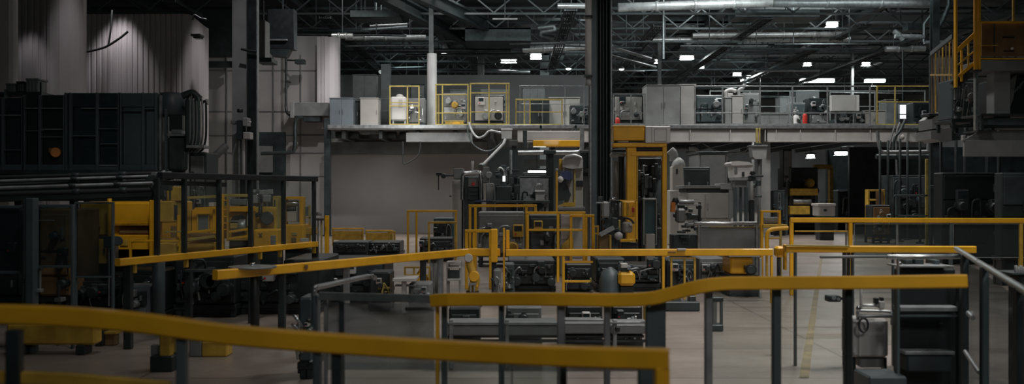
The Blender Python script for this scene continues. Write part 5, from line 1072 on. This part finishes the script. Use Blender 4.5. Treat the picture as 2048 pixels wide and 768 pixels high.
thing('yellow_rack', 'dim yellow ladder rack in the dark further right', 'rack', [('frame', M().frame(1736, 379, 1770, 'f', 34, .06, .3), 'yellow_old'), ('shelf_plate', M().r(1737, 398, 1769, 402, 34, .3), 'yellow_old'), ('panel', M().r(1752, 382, 1766, 418, 33.97, .03), 'brown')])
machine('dim tangled machine beside the yellow ladder rack', 1745, 410, 1782, 31, .8, 133, ('brown', 'black', 'steel_dull', 'brown'), dens=2)
machine('dark tall machine left of the ladder rack under the mezzanine', 1676, 380, 1735, 42, 1.5, 135, ('dark', 'black', 'slate', 'dark'), dens=1.5)
machine('dark machine behind the far right railing left of the platform', 1785, 350, 1860, 34, 1.5, 137, ('dark', 'black', 'slate', 'dark'), dens=2, open_=True)
machine('teal-black machine between the white column and the dim yellow press', 1545, 380, 1572, 36.6, 1., 139, ('dark', 'black', 'slate', 'teal'))
machine('dark unit with a pale lamp box at the left under the right mezzanine', 1566, 298, 1585, 37.4, .6, 141, ('grey', 'dark', 'light', 'dark'), dens=1, name='hanging_unit')
lb = 'one of the slim dark standpipes rising in the shade beneath the right platform'
pp = thing('standpipe', lb, 'pipe', [('tube', M().cyl((X(1760, 33), 33, 0), (X(1760, 33), 33, 3.3), .04), 'dark'), ('foot', M().cyl((X(1760, 33), 33, 0), (X(1760, 33), 33, .05), .12), 'dark')], 'standpipes in the shade at the right')
for px, d in ((1776, 33), (1800, 32), (1815, 33.5), (1840, 31), (1882, 29), (1912, 27), (1930, 26), (1975, 24), (1998, 23)):
    dup(pp, (X(px, d), d, 0))
thing('u_pipe', 'grey U-shaped pipe pair crossing below the right end of the mezzanine', 'pipe', [('tube', M().tube(curve([P(1755, 262, 34), P(1757, 285, 34), P(1762, 302, 34), P(1775, 304, 34), P(1800, 304, 34), P(1852, 303, 34), P(1856, 300, 34), P(1857, 262, 34)], 4), .06), 'steel_dull'), ('tube', M().tube([P(1752, 313, 34.2), P(1860, 313, 34.2)], .09), 'dark_metal'), ('clamp', M().r(1800, 300, 1803, 318, 33.9, .5), 'dark'), ('hanger', M().r(1853, 250, 1859, 318, 34.4, .06).box(X(1853,34.4), X(1859,34.4), 34.4, 36.0, Z(256,34.4), Z(252, 34.4)), 'dark')])
thing('shade_barrier', 'dark grey barrier frame in the shade below the U-shaped pipes', 'railing', [('top_rail', M().r(1790, 389, 1856, 393, 30, .06), 'slate'), ('post', M().r(1852, 318, 1857, 'f', 30, .08), 'yellow_pale'), ('post', M().r(1792, 393, 1796, 'f', 30, .06), 'slate'), ('mid_rail', M().r(1792, 430, 1856, 433, 30, .05), 'slate')])
thing('hanging_hose', 'bunch of grey hoses dropping from the right mezzanine end', 'hose', [('hose_line', M().tube(curve([P(1810, 240, 35.6), P(1800, 262, 35.5), P(1790, 275, 35.5), P(1785, 300, 35.5)]), .05), 'dark_metal'), ('hose_line', M().tube(curve([P(1800, 245, 35.7), P(1793, 270, 35.7), P(1793, 330, 35.7), P(1795, 370, 35.7)]), .04), 'steel_dull'), ('hose_line', M().tube(curve([P(1790, 250, 35.8), P(1783, 275, 35.8), P(1778, 302, 35.8)]), .03), 'steel_dull'), ('lamp_bulb', M().lathe(P(1805, 274, 35.4), [(.02, -.1), (.07, -.04), (.07, .03), (.02, .1)]), 'light')])

# ------------------------------------------------------------------ upper right platform
d = 20
struct('slab.001', M().r(1960, 120, 2300, 141, d, .9, .01), 'grey')
struct('column.015', M().r(1988, 141, 2021, 236, d+.3, .33, .01), 'grey_paint')
struct('column.016', M().r(1951, 141, 1957, 260, d+.1, .1), 'steel')
thing('platform_guard', 'dim brown panel inside a yellow frame on the high right platform', 'panel', [
    ('panel', M().r(1963, 45, 2300, 112, d+.1, .05), 'brown', [('seam', M().r(1988, 46, 1990, 104, d+.08, .03), 'dark'), ('slot', M().r(2006, 73, 2030, 76, d+.08, .03), 'black'), ('slot', M().r(2008, 101, 2028, 103, d+.08, .03), 'black'), ('bolt', M().cyl(P(2024, 97, d+.05), P(2024, 97, d+.1), .03), 'light')]),
    ('top_rail', M().r(1962, 42, 2300, 46, d, .06), 'yellow'), ('bottom_rail', M().r(1962, 116, 2300, 119, d, .06), 'yellow'), ('thin_bar', M().r(1963, 90, 1996, 91.5, d+.02, .04), 'yellow_old'), ('upright', M().r(2026, -60, 2030, 44, d, .05), 'yellow_old'), ('toe_strip', M().r(1962, 119, 2300, 121, d+.02, .08), 'dark')])
thing('platform_post', 'tall thick double yellow post at the corner of the high right platform', 'post', [('post_body', M().r(1950, -80, 1955.5, 141, d-.02, .08), 'yellow'), ('post_body', M().r(1957.5, -80, 1962, 140, d-.02, .08), 'yellow'), ('foot_plate', M().r(1948, 139, 1964, 143, d-.05, .2), 'dark')])
thing('platform_post', 'single tall yellow post left of the thick double one', 'post', [('post_body', M().r(1911, -80, 1915.5, 176, d, .09), 'yellow'), ('foot_plate', M().r(1908, 175, 1919, 178, d-.05, .2), 'dark_metal')])
thing('stair_rail', 'sloping yellow stair rails between the two tall yellow posts', 'railing', [
    ('top_rail', M().bar(P(1914, 102, d+.05), P(1951, 67, d+.05), .06, .08), 'yellow'), ('bottom_rail', M().bar(P(1918, 152, d+.1), P(1951, 124, d+.1), .04, .06), 'yellow'), ('mid_rail', M().bar(P(1916, 130, d+.1), P(1951, 100, d+.1), .03), 'yellow_old'),
    ('baluster', M().r(1922, 100, 1926, 163, d+.1, .04), 'yellow'), ('baluster', M().r(1936, 84, 1939, 140, d+.1, .04), 'yellow_old'), ('stringer', M().bar(P(1905, 172, d+.3), P(1953, 132, d+.3), .08, .18), 'dark_metal')])
S = [('stringer', M().bar(P(1862, 108, 27), P(1906, 72, 24), .05, .12), 'dark')]
for k in range(7): S.append(('baluster', M().r(1864+k*7, 102-k*5, 1865.6+k*7, 228, 27-k*.4, .05), 'yellow_old' if k % 2 else 'brown'))
S += [('top_rail', M().bar(P(1862, 150, 27), P(1912, 150, 24.5), .05), 'yellow_old'), ('panel', M().r(1868, 115, 1908, 224, 27.5, .05), 'mesh_panel'), ('deck_plate', M().r(1858, 226, 1912, 232, 24, .5), 'dark')]
thing('stair_cage', 'dim brownish stair cage left of the tall yellow posts', 'stair', S)
struct('column.017', M().r(1861, 110, 1866, 'f', 27.6, .12), 'dark')
thing('hanging_cabinets', 'pale angular boxes hanging below the right stair cage', 'box', [
    ('upper_box', M().prism([(1864, 238), (1880, 226), (1892, 222), (1900, 232), (1900, 255), (1864, 258)], 24, .8), 'grey_paint'), ('lower_box', M().prism([(1862, 262), (1903, 254), (1904, 281), (1880, 284), (1878, 280), (1862, 278)], 23.9, .9), 'grey_paint'), ('side_box', M().prism([(1904, 248), (1925, 250), (1932, 270), (1930, 279), (1904, 281)], 24, .9), 'slate')])
machine('cluttered dark valves packed between the stair and the high platform', 1905, 158, 1952, 21.2, .9, 151, ('slate', 'dark', 'steel_dull', 'grey'), base=Z(262, 21.2), dens=2.5, name='valve_assembly')
thing('dark_machine_block', 'black machine block with pale streaks under the high right platform', 'machine', [
    ('body', M().r(2022, 150, 2300, 236, d+.6, 1.5, .04), 'black'), ('slanted_edge', M().prism([(2021, 160), (2034, 148), (2026, 200), (2021, 212)], d+.5, .5), 'grey')] + [('streak', M().bar(P(2024+k*5, 190-k*4, d+.55), P(2036+k*5, 172-k*5, d+.55), .012), 'steel_dull') for k in range(4)])
thing('platform_tray', 'long grey tray with a lit strip below the black block on the right', 'tray', [('top_bar', M().r(1962, 227, 2300, 231, d-.05, .9), 'dark_metal'), ('front_panel', M().r(1968, 236, 2300, 251, d+.1, .1), 'slate'), ('front_panel', M().r(1975, 237, 1990, 250, d+.07, .03), 'slate'), ('end_post', M().r(1962, 231, 1967, 262, d, .1), 'dark_metal'), ('bottom_bar', M().r(1962, 259, 1990, 262, d, .8), 'dark_metal'), ('inner_shelf', M().r(1968, 251, 2300, 256, d+.1, .7), 'black')])
thing('hanging_sheet', 'large dim hanging panel below the grey tray at the far right', 'panel', [('panel', M().r(1928, 280, 2300, 313, d+.2, .06), 'grey_paint'), ('panel_top', M().prism([(1928, 280), (1960, 262), (2300, 262), (2300, 280)], d+.22, .05), 'grey'), ('corner_clip', M().r(1926, 270, 1931, 281, d+.15, .1), 'light'), ('hanger', M().r(1985, 255, 1989, 266, d+.25, .05), 'dark')])
# dark lower right
machine('dark slant-topped machine at the far right behind the glass fence', 2004, 345, 2090, 17, .4, 153, ('dark', 'black', 'dark_metal', 'dark'))
machine('black machine in the shade left of the far right one', 1885, 345, 1995, 22, .5, 155, ('black', 'black', 'dark', 'black'), dens=2, open_=True)
thing('shade_railing', 'thin dark railing in the shade beneath the hanging boxes', 'railing', [('top_rail', M().tube(curve([P(1860, 373, 24), P(1895, 372, 24), P(1908, 368, 24), P(1915, 358, 24)]), .03), 'slate'), ('post', M().cyl((X(1912, 24), 24, 0), P(1912, 362, 24), .03), 'yellow_pale'), ('post', M().cyl((X(1882, 24), 24, 0), P(1882, 373, 24), .03), 'yellow_pale')])
struct('beam.004', M().box(X(1880, 30), 30, 30, 30.3, 3.3, 3.7), 'dark')
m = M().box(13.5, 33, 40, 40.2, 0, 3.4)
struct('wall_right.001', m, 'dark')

# ------------------------------------------------------------------ right fences
def P2(px, z, a, b):
    """pixel column px on the plan line from a=(px,d) to b"""
    xa, ya, xb, yb = X(a[0], a[1]), a[1], X(b[0], b[1]), b[1]; s = (px-CX)/F
    t = (s*ya - xa) / ((xb-xa) - s*(yb-ya)); return V((xa+(xb-xa)*t, ya+(yb-ya)*t, z))
d = 15.5; z = Z(440, d)
S = [('top_rail', M().rail([V((X(1580, d), d, z)), V((X(2060, d), d, z-.01))], .075, .075), 'yellow'), ('second_rail', M().r(1590, 461, 1695, 464, d, .03), 'yellow_old')]
for px, mm in ((1584, 'yellow'), (1702, 'yellow')): S.append(('post', M().r(px-3.6, 444, px+3.6, 'f', d-.03, .06), mm))
S.append(('post', M().r(1692, 447, 1695, 'f', d+.05, .04), 'steel_dull'))
for a, b in ((1708, 1794), (1795, 1905), (1906, 2056)):
    S.append(('glass_pane', M().r(a+1, 449, b-1, 515, d, .01, .001), 'glass_tint', [('pane_frame', M().frame(a, 447, b, 516, d-.01, .012, .03), 'steel_dull')]))
S.append(('post', M().r(2040, 444, 2047, 'f', d-.03, .06), 'yellow_old')); S.append(('post', M().r(1900, 444, 1906, 'f', d-.03, .06), 'slate'))
thing('yellow_railing', 'farther yellow railing with glass infill at the right, topmost of three', 'railing', S)
d = 9.2; z = Z(499, d)
S = [('top_rail', M().rail([V((X(1571, d), d, z+.005)), V((X(1950, d), d, z))], .06, .062), 'yellow'), ('slim_rail', M().rail([V((X(1569, d), d-.06, Z(490, d))), V((X(1695, d), d-.06, Z(492, d)))], .014), 'yellow_pale')]
for px, mm in ((1592, 'slate'), (1690, 'dark'), (1699, 'black'), (1707, 'slate')): S.append(('post', M().r(px-2, 505, px+2, 'f', d, .05), mm))
S.append(('post', M().r(1786, 505, 1789, 'f', d, .04), 'slate'))
S.append(('glass_pane', M().r(1710, 508, 1785, 690, d+.02, .008, .001), 'glass'))
thing('yellow_railing', 'middle yellow railing at the right running behind the near one', 'railing', S)
d = 8.2
thing('silver_rail', 'thin silver tube rail in front of the middle yellow railing', 'rail', [('tube', M().cyl(P(1640, 514, d), P(1774, 513, d), .012), 'grey'), ('tube', M().cyl(P(1774, 514, d), P(1922, 513, d), .02), 'steel'), ('post', M().r(1796, 516, 1799, 560, d-.02, .03), 'steel_dull'), ('joint', M().cyl(P(1796, 526, d-.02), P(1803, 526, d-.02), .015), 'chrome')])
thing('machine_tray', 'dark instrument tray behind the near yellow rail at the right', 'tray', [('tray', M().r(1800, 532, 1910, 535, 8.4, .3), 'steel_dull'), ('box_body', M().r(1810, 519, 1826, 531, 8.6, .2), 'dark_metal'), ('box_body', M().r(1830, 518, 1848, 531, 8.6, .2), 'dark'), ('box_body', M().r(1870, 520, 1880, 531, 8.6, .2), 'slate'), ('body', M().r(1800, 536, 1912, 'f', 8.6, .15, .02), 'black')])
# near yellow rail A
pts = [P(866, 601, 5.35), P(900, 599, 5.3), P(1080, 598, 5.15), P(1230, 600, 5.05), P(1300, 597, 5.0), P(1340, 588, 4.98), P(1400, 573, 4.95), P(1450, 567, 4.95), P(1520, 566, 4.95), P(1700, 565, 4.95), P(1930, 562, 4.95)]
S = [('top_rail', M().rail([pts[0]] + curve(pts[1:], 4), .06, .066), 'yellow')]
def Apost(px, d, w, mm, z1): S.append(('post', M().box(X(px, d)-w/2, X(px, d)+w/2, d-.02, d+.03, 0, z1), mm))
Apost(875, 5.38, .018, 'yellow', Z(606, 5.38)); Apost(889, 5.4, .03, 'slate', Z(606, 5.38)); Apost(1003, 5.25, .03, 'slate', Z(606, 5.25)); Apost(1122, 5.15, .04, 'steel_dull', Z(606, 5.15)); Apost(1214, 5.1, .03, 'steel_dull', Z(606, 5.1))
Apost(1311, 5.05, .10, 'slate', Z(600, 5.05)); Apost(1417, 5.0, .035, 'steel_dull', Z(578, 5)); Apost(1553, 5.0, .04, 'slate', Z(575, 5)); Apost(1696, 5.0, .035, 'black', Z(572, 5))
S.append(('glass_pane', M().box(X(1420, 5), X(1550, 5), 5.0, 5.008, .15, Z(585, 5), .001), 'glass')); S.append(('glass_pane', M().box(X(1557, 5), X(1692, 5), 5.0, 5.008, .15, Z(580, 5), .001), 'glass'))
S.append(('glass_pane', M().box(X(1008, 5.2), X(1118, 5.2), 5.2, 5.208, .15, Z(615, 5.2), .001), 'glass')); S.append(('bolt', M().cyl(P(1298, 612, 4.97), P(1298, 612, 5.0), .008), 'chrome'))
thing('yellow_railing', 'near yellow railing with a kink that steps up towards the right', 'railing', S)
# nearest rail B
pts = [P(-90, 626, 3.25), P(0, 628, 3.25), P(120, 632, 3.24), P(240, 641, 3.22), P(340, 653, 3.2), P(450, 668, 3.2), P(560, 678, 3.2), P(660, 686, 3.2), P(850, 698, 3.18), P(1100, 711, 3.1), P(1338, 718, 3.02)]
rb = M().rail(curve(pts, 4), .05, .062)
S = [('top_rail', rb, 'yellow'), ('lower_rail', M().rail([P(-60, 752, 3.22), P(130, 758, 3.22), P(340, 776, 3.22)], .03, .04), 'yellow_old'), ('corner_post', M().box(X(1309, 3.02), X(1338, 3.02), 3.0, 3.05, 0, Z(733, 3.02)), 'yellow')]
for px, w, mm in ((26, .045, 'dark'), (362, .03, 'slate'), (635, .022, 'slate'), (673, .034, 'dark'), (1127, .022, 'dark'), (1292, .05, 'slate')):
    S.append(('post', M().box(X(px, 3.2)-w/2, X(px, 3.2)+w/2, 3.19, 3.23, 0, Z(660 if px < 500 else 700 if px < 1000 else 728, 3.2)), mm))
S.append(('glass_pane', M().box(X(684, 3.2), X(1116, 3.2), 3.2, 3.206, .1, Z(725, 3.2), .001), 'glass'))
thing('yellow_railing', 'nearest bent yellow railing sweeping across the whole lower left', 'railing', S)
# silver tube guard left of centre
S = [('top_tube', M().tube(curve([P(628, 650, 5.9), P(628, 582, 5.9), P(633, 575, 5.92), P(660, 569, 6.2), P(735, 553, 6.9), P(750, 556, 6.9)], 5), .017, 10), 'steel'), ('top_bar', M().rail([P(640, 592, 5.8), P(869, 598, 5.5)], .03, .045), 'steel_dull'),
     ('end_clip', M().r(866, 588, 874, 612, 5.45, .05), 'dark')]
for px, w, mm in ((631, .026, 'slate'), (652, .02, 'steel_dull'), (684, .03, 'slate')): S.append(('post', M().box(X(px, 5.85)-w/2, X(px, 5.85)+w/2, 5.83, 5.87, 0, Z(590, 5.85)), mm))
S += [('glass_pane', M().r(688, 606, 868, 740, 5.75, .008, .001), 'glass_grey'), ('glass_pane', M().r(655, 606, 681, 740, 5.86, .008, .001), 'glass_grey'), ('lower_tube', M().cyl(P(812, 618, 5.7), P(868, 618, 5.6), .012), 'steel_dull')]
thing('silver_guard', 'silver tube guard with grey glass left of the near yellow railing', 'guard', S)
machine('small pale fittings block left of the silver tube guard', 592, 596, 626, 8.5, .5, 161, ('slate', 'black', 'steel_dull', 'grey'), name='compact_machine', dens=1)
# low conveyor behind rail A
d = 9
S = []
for a, b, y in ((890, 1118, 645), (1126, 1214, 639), (1218, 1290, 644)): S.append(('side_rail', M().r(a, y, b, y+4, d, .05), 'steel_dull'))
for a, b, y0, y1 in ((892, 1116, 650, 672), (1128, 1212, 648, 668), (1222, 1312, 652, 668)): S.append(('side_panel', M().r(a, y0, b, y1, d+.03, .5), 'grey'))
for px in (898, 1010, 1120, 1210, 1226, 1296): S.append(('leg', M().r(px, 640, px+8, 'f', d+.02, .08), 'steel_dull'))
S += [('lower_bar', M().r(892, 680, 1300, 685, d+.05, .05), 'dark_metal'), ('sensor', M().r(1232, 654, 1240, 664, d-.05, .06), 'black'), ('bracket', M().r(1288, 612, 1296, 640, d, .06), 'yellow_old'), ('belt', M().box(X(892, d), X(1290, d), d+.06, d+.5, .28, .30), 'black')]
thing('low_conveyor', 'low grey conveyor behind the near yellow railing in the centre', 'conveyor', S)
machine('black drive unit sitting over the low conveyor, left one', 1130, 612, 1208, 10, .6, 163, ('black', 'black', 'dark', 'dark'), name='drive_unit')
machine('dark drive unit with a pipe over the low conveyor, right one', 1222, 612, 1288, 10.2, .6, 165, ('dark', 'black', 'steel_dull', 'dark'), name='drive_unit')
machine('dark low unit left of the pair over the low conveyor', 1010, 614, 1085, 10.3, .6, 167, ('grey', 'black', 'dark_metal', 'dark'), name='drive_unit')
machine('dark low unit behind the yellow end of the near railing', 895, 616, 960, 10.5, .6, 169, ('dark', 'black', 'dark_metal', 'dark'), name='drive_unit')
d = 11.5
thing('small_stand', 'small grey stand on the open floor behind the near railing', 'stand', [('column', M().r(1426, 598, 1434, 653, d, .06), 'grey'), ('plate', M().r(1424, 595, 1447, 604, d-.02, .15), 'dark'), ('foot', M().r(1424, 650, 1447, 'f', d-.04, .2), 'dark'), ('back_post', M().r(1441, 598, 1446, 652, d+.08, .05), 'slate')])
thing('sensor_head', 'small dark sensor head with silver studs on the dark post at the right', 'sensor', [('body', M().r(1657, 592, 1682, 604, 9.15, .12), 'dark'), ('stud', M().cyl(P(1668, 596, 9.1), P(1668, 596, 9.15), .02), 'steel'), ('stud', M().cyl(P(1677, 598, 9.1), P(1677, 598, 9.15), .015), 'steel'), ('arm', M().r(1682, 595, 1689, 600, 9.2, .04), 'black')])
thing('floor_clutter', 'flat dark cable tray lying on the floor below the kink of the near railing', 'tray', [('tray', M().r(1330, 604, 1400, 'f', 13.4, .3), 'dark'), ('block', M().r(1345, 596, 1362, 604, 13.5, .15), 'slate'), ('block', M().r(1378, 592, 1392, 604, 13.5, .15), 'dark_metal')])
# white cabinet on piping
d = 7
thing('white_cabinet', 'off-white cabinet hanging on silver piping behind the near railing at the right', 'cabinet', [
    ('body', M().r(1702, 638, 1778, 715, d+.05, .22, .02), 'light'), ('door', M().r(1718, 642, 1776, 712, d+.03, .03), 'light', [('hinge', M().r(1706, 704, 1710, 710, d+.02, .03), 'steel_dull')]),
    ('piping', M().tube(curve([P(1716, 640, d), P(1716, 622, d), P(1722, 621, d), P(1776, 623, d), P(1783, 628, d), P(1784, 650, d)], 5), .012), 'steel'), ('piping', M().cyl(P(1714, 632, d-.02), P(1784, 632, d-.02), .014), 'steel_dull'), ('pole', M().cyl(P(1722, 618, d), P(1722, 575, d), .009), 'light'), ('valve', M().lathe(P(1717, 617, d), [(.01, -.02), (.02, 0), (.01, .02)]), 'chrome'),
    ('valve', M().r(1759, 603, 1770, 618, d-.02, .05), 'light'), ('valve_knob', M().r(1750, 596, 1758, 608, d-.02, .04).r(1762, 595, 1768, 602, d, .04), 'black'), ('piping', M().cyl(P(1725, 611, d), P(1768, 611, d), .01), 'steel'),
    ('hand_wheel', M().tube([P(1727+9*math.cos(a_*math.pi/8), 650+14*math.sin(a_*math.pi/8), d-.03) for a_ in range(17)], .008), 'black'), ('drawer_unit', M().r(1720, 716, 1768, 735, d+.08, .2), 'grey'), ('leg', M().r(1706, 715, 1712, 'f', d+.1, .06), 'black'), ('leg', M().r(1768, 715, 1774, 'f', d+.1, .06), 'black')])
d = 6.6
S = [('post', M().r(1794, 560, 1800, 'f', d, .05), 'slate'), ('post', M().r(1918, 560, 1924, 'f', d, .05), 'dark')]
for y, h, mm in ((614, 9, 'steel_dull'), (630, 4, 'slate'), (703, 7, 'steel_dull')): S.append(('shelf_plate', M().r(1800 if y < 700 else 1810, y, 1918 if y < 700 else 1910, y+h, d+.02, .12), mm))
S += [('back_panel', M().r(1790, 572, 1924, 'f', d+.2, .03), 'black'), ('drawer_box', M().r(1814, 710, 1905, 745, d+.03, .15), 'dark'), ('label_mark', M().r(1880, 645, 1886, 648, d+.18, .02), 'grey'), ('foot_tray', M().r(1738, 753, 1815, 'f', d-.1, .3), 'slate')]
thing('shelf_rack', 'dark shelf rack with silver shelf edges right of the off-white cabinet', 'shelf', S)
# right foreground handrail, rises towards the viewer
a, b = V((X(1912, 8.6), 8.6, Z(497, 8.6))), V((X(2070, 4.6), 4.6, Z(594, 4.6)))
S = [('hand_tube', M().tube([a, a.lerp(b, .5), b, b + (b-a)*.3], .02, 12), 'steel')]
for px, w, mm in ((1932, .05, 'dark'), (1972, .045, 'slate'), (2040, .03, 'dark')):
    s_ = (px-CX)/F; t_ = (s_*a.y-a.x)/((b.x-a.x)-s_*(b.y-a.y)); p = a.lerp(b, t_)
    S.append(('post', M().box(p.x-w/2, p.x+w/2, p.y, p.y+.05, 0, p.z), mm))
c_ = a.lerp(b, .05); e_ = b + (b-a)*.25
S.append(('dark_pane', M().add([V((c_.x+.02, c_.y, .1)), V((e_.x, e_.y, .1)), V((e_.x, e_.y, e_.z-.06)), V((c_.x+.02, c_.y, c_.z-.06))], [[0, 1, 2, 3]]), 'glass_dark'))
S += [('bracket', M().tube([P(1936, 626, 7.6), P(1946, 636, 7.5)], .02), 'steel_dull'), ('bracket', M().tube([P(1930, 703, 7.0), P(1958, 745, 6.6)], .015), 'steel_dull')]
thing('grey_handrail', 'blurred grey handrail with dark panes at the right edge', 'railing', S)
m = M()
for k in range(5): m.cyl(P(2032+k*5, 546, 8), P(2032+k*5, 531+(k % 2)*3, 8), .012)
thing('bottle_cluster', 'cluster of small pale fittings at the far right edge behind the handrail', 'fitting', [('fitting', m, 'grey_paint'), ('tray', M().r(2024, 546, 2080, 550, 7.95, .3), 'dark'), ('stand', M().r(2040, 550, 2070, 'f', 8, .2), 'black')])
# yellow line on the floor
m = M(); z = .004
m.add([(X(1641, 25.4), 25.4, z), (X(1646, 25.4), 25.4, z), (X(1618, 8.6), 8.6, z), (X(1598, 8.6), 8.6, z)], [[3, 2, 1, 0]])
thing('floor_line', 'worn yellow line painted along the floor aisle at the right', 'floor marking', [('line', m, 'line_paint')])

# ------------------------------------------------------------------ light
def area(name, loc, size, power, col=(1, .97, .93), rot=(0, 0, 0), size_y=None):
    l = bpy.data.lights.new(name, 'AREA'); l.energy = power; l.color = col; l.size = size
    if size_y: l.shape = 'RECTANGLE'; l.size_y = size_y
    o = bpy.data.objects.new(name, l); C.objects.link(o); o.location = loc; o.rotation_euler = rot; return o
def spot(name, loc, tgt, power, ang, blend=.8, col=(1, .93, .95), r=.1):
    l = bpy.data.lights.new(name, 'SPOT'); l.energy = power; l.spot_size = math.radians(ang); l.spot_blend = blend; l.color = col; l.shadow_soft_size = r
    o = bpy.data.objects.new(name, l); C.objects.link(o); o.location = loc; o.rotation_euler = (V(tgt)-V(loc)).to_track_quat('-Z', 'Y').to_euler(); return o
def aim(o, t): o.rotation_euler = (V(t)-V(o.location)).to_track_quat('-Z', 'Y').to_euler(); return o
# high-bay lamps above and ahead of the picture's upper edge
for (x, y, p) in ((6, 12, 140), (2, 15, 60), (4, 21, 180), (10, 24, 120), (-3, 25, 70), (2, 31, 260), (9, 33, 260), (-4, 33, 240), (15, 33, 110), (0, 37, 200), (8, 38, 200)):
    o = area('hall_light', (x, y, 9.6), 1.2, p); o.data.spread = math.radians(125)
# the lamps seen in the picture
for a, b, c_, e, d, lb in LAMPS:
    if 'dim' in lb: continue
    under = b > 300; x0, x1, z0 = X(a, d), X(c_, d), Z(e, d)
    o = area('lamp_light', ((x0+x1)/2, d+.2, z0-.02), max(.3, x1-x0), 22 if under else 170, (.95, 1, .98), size_y=.4); o.visible_camera = True
for (x, y, p) in ((-8, 44, 90), (-2, 47, 90)):
    area('hall_light', (x, y-5, 10.4), 1.2, p)
# unseen lights added to brighten the near rails and aisle floor
for (x, y, z, t, p) in ((2.6, -.6, 5.2, (2.2, 5.5, .9), 24), (-1.2, -.8, 5.2, (-.6, 3.6, 1.), 6), (5.5, 3, 7, (5, 9, 0), 60)):
    o = aim(area('aisle_fill', (x, y, z), 1., p), t); o.data.spread = math.radians(95)
o = aim(area('aisle_fill', (-2.5, 8, 7.5), 1., 30), (-3.8, 14, 1)); o.data.spread = math.radians(80)
# fill lights added to bring out the roof pipes and trusses
for (x, y, p) in ((-6, 35, 90), (2, 36, 190), (9, 36, 420), (15, 36, 120)):
    o = aim(area('roof_fill', (x, y, 9.9), .8, p, (.9, 1, 1)), (x+1, y+20, 9.4))
for (x, y, z, t, p) in ((9.5, 46.8, 10.3, (9.5, 50.2, 9.3), 50), (14, 46.8, 10.3, (14, 50.2, 9.3), 50), (8, 40.6, 10.4, (8, 42, 9.4), 40), (15.5, 40.6, 10.4, (15.5, 42, 9.4), 22), (-5, 44.4, 10.3, (-5, 46, 8.8), 30), (4, 52.6, 10.3, (3, 56, 9.6), 45), (19, 49, 10.3, (19, 52, 9), 30)):
    o = aim(area('roof_fill', (x, y, z), 1., p, (.95, 1, 1)), t); o.data.shape = 'RECTANGLE'; o.data.size = 3.5; o.data.size_y = .3
for (x, y) in ((-6, 58), (4, 62), (14, 60)):
    o = aim(area('roof_fill', (x, y, 8.2), 1.5, 60, (.85, 1, 1)), (x, y+8, 10.5))  # added uplights that lift the dark roof underside
o = area('hall_light', (3.4, 10.5, 9), 1.2, 120); o.data.spread = math.radians(80)  # extra light added to brighten the right-hand floor
# wall washers
spot('wall_washer', (X(150, 25), 25.1, 10.6), (X(148, 26), 26.1, 3), 640, 24)
spot('wall_washer', (X(36, 25), 25.4, 6.4), (X(36, 26), 26.1, 3), 24, 60)
spot('wall_washer', (X(222, 29), 29.3, 7.6), (X(226, 30), 30.1, 3), 190, 62)
spot('wall_washer', (X(404, 29), 29.2, 9.6), (X(405, 30), 30.1, 3), 760, 24)
spot('wall_washer', (X(670, 36), 36.7, 9.8), (X(671, 37), 37.6, 3), 720, 24)
spot('wall_washer', (X(863, 40), 40.2, 9.8), (X(863, 41), 41.1, 4), 170, 26)
spot('fill_spot', (-4.5, 19, 10.4), (-6.5, 24, 4), 520, 34, .9)  # spot added to lighten the pale left column
spot('fill_spot', (-5, 30, 10.2), (X(540, 38), 38, 3), 700, 52, .9)  # spot added to lighten the grey panel wall
o = aim(area('under_deck_light', (X(800, 33), 33.5, 4.9), 1.5, 75), (X(830, 39), 39, 1.3))
for x, y in ((1.6, 46.5), (-3, 42), (4, 40), (9, 43)): area('under_deck_light', (x, y, 3.35), .8, 16)

w = bpy.data.worlds.new('hall_air'); bpy.context.scene.world = w; w.use_nodes = True
bg = w.node_tree.nodes['Background']; bg.inputs[0].default_value = (.42, .78, .82, 1); bg.inputs[1].default_value = .018

sc = bpy.context.scene
cam = bpy.data.cameras.new('camera'); co = bpy.data.objects.new('camera', cam); C.objects.link(co)
co.location = (0, 0, CH); co.rotation_euler = (math.pi/2, 0, 0)
cam.sensor_width = 36; cam.lens = 36*F/2048; cam.clip_end = 300; cam.clip_start = .1
cam.dof.use_dof = True; cam.dof.focus_distance = 24; cam.dof.aperture_fstop = 2.6
sc.camera = co
sc.view_settings.view_transform = 'Standard'; sc.view_settings.look = 'None'; sc.view_settings.gamma = 1; sc.view_settings.use_curve_mapping = False
sc.view_settings.exposure = 0
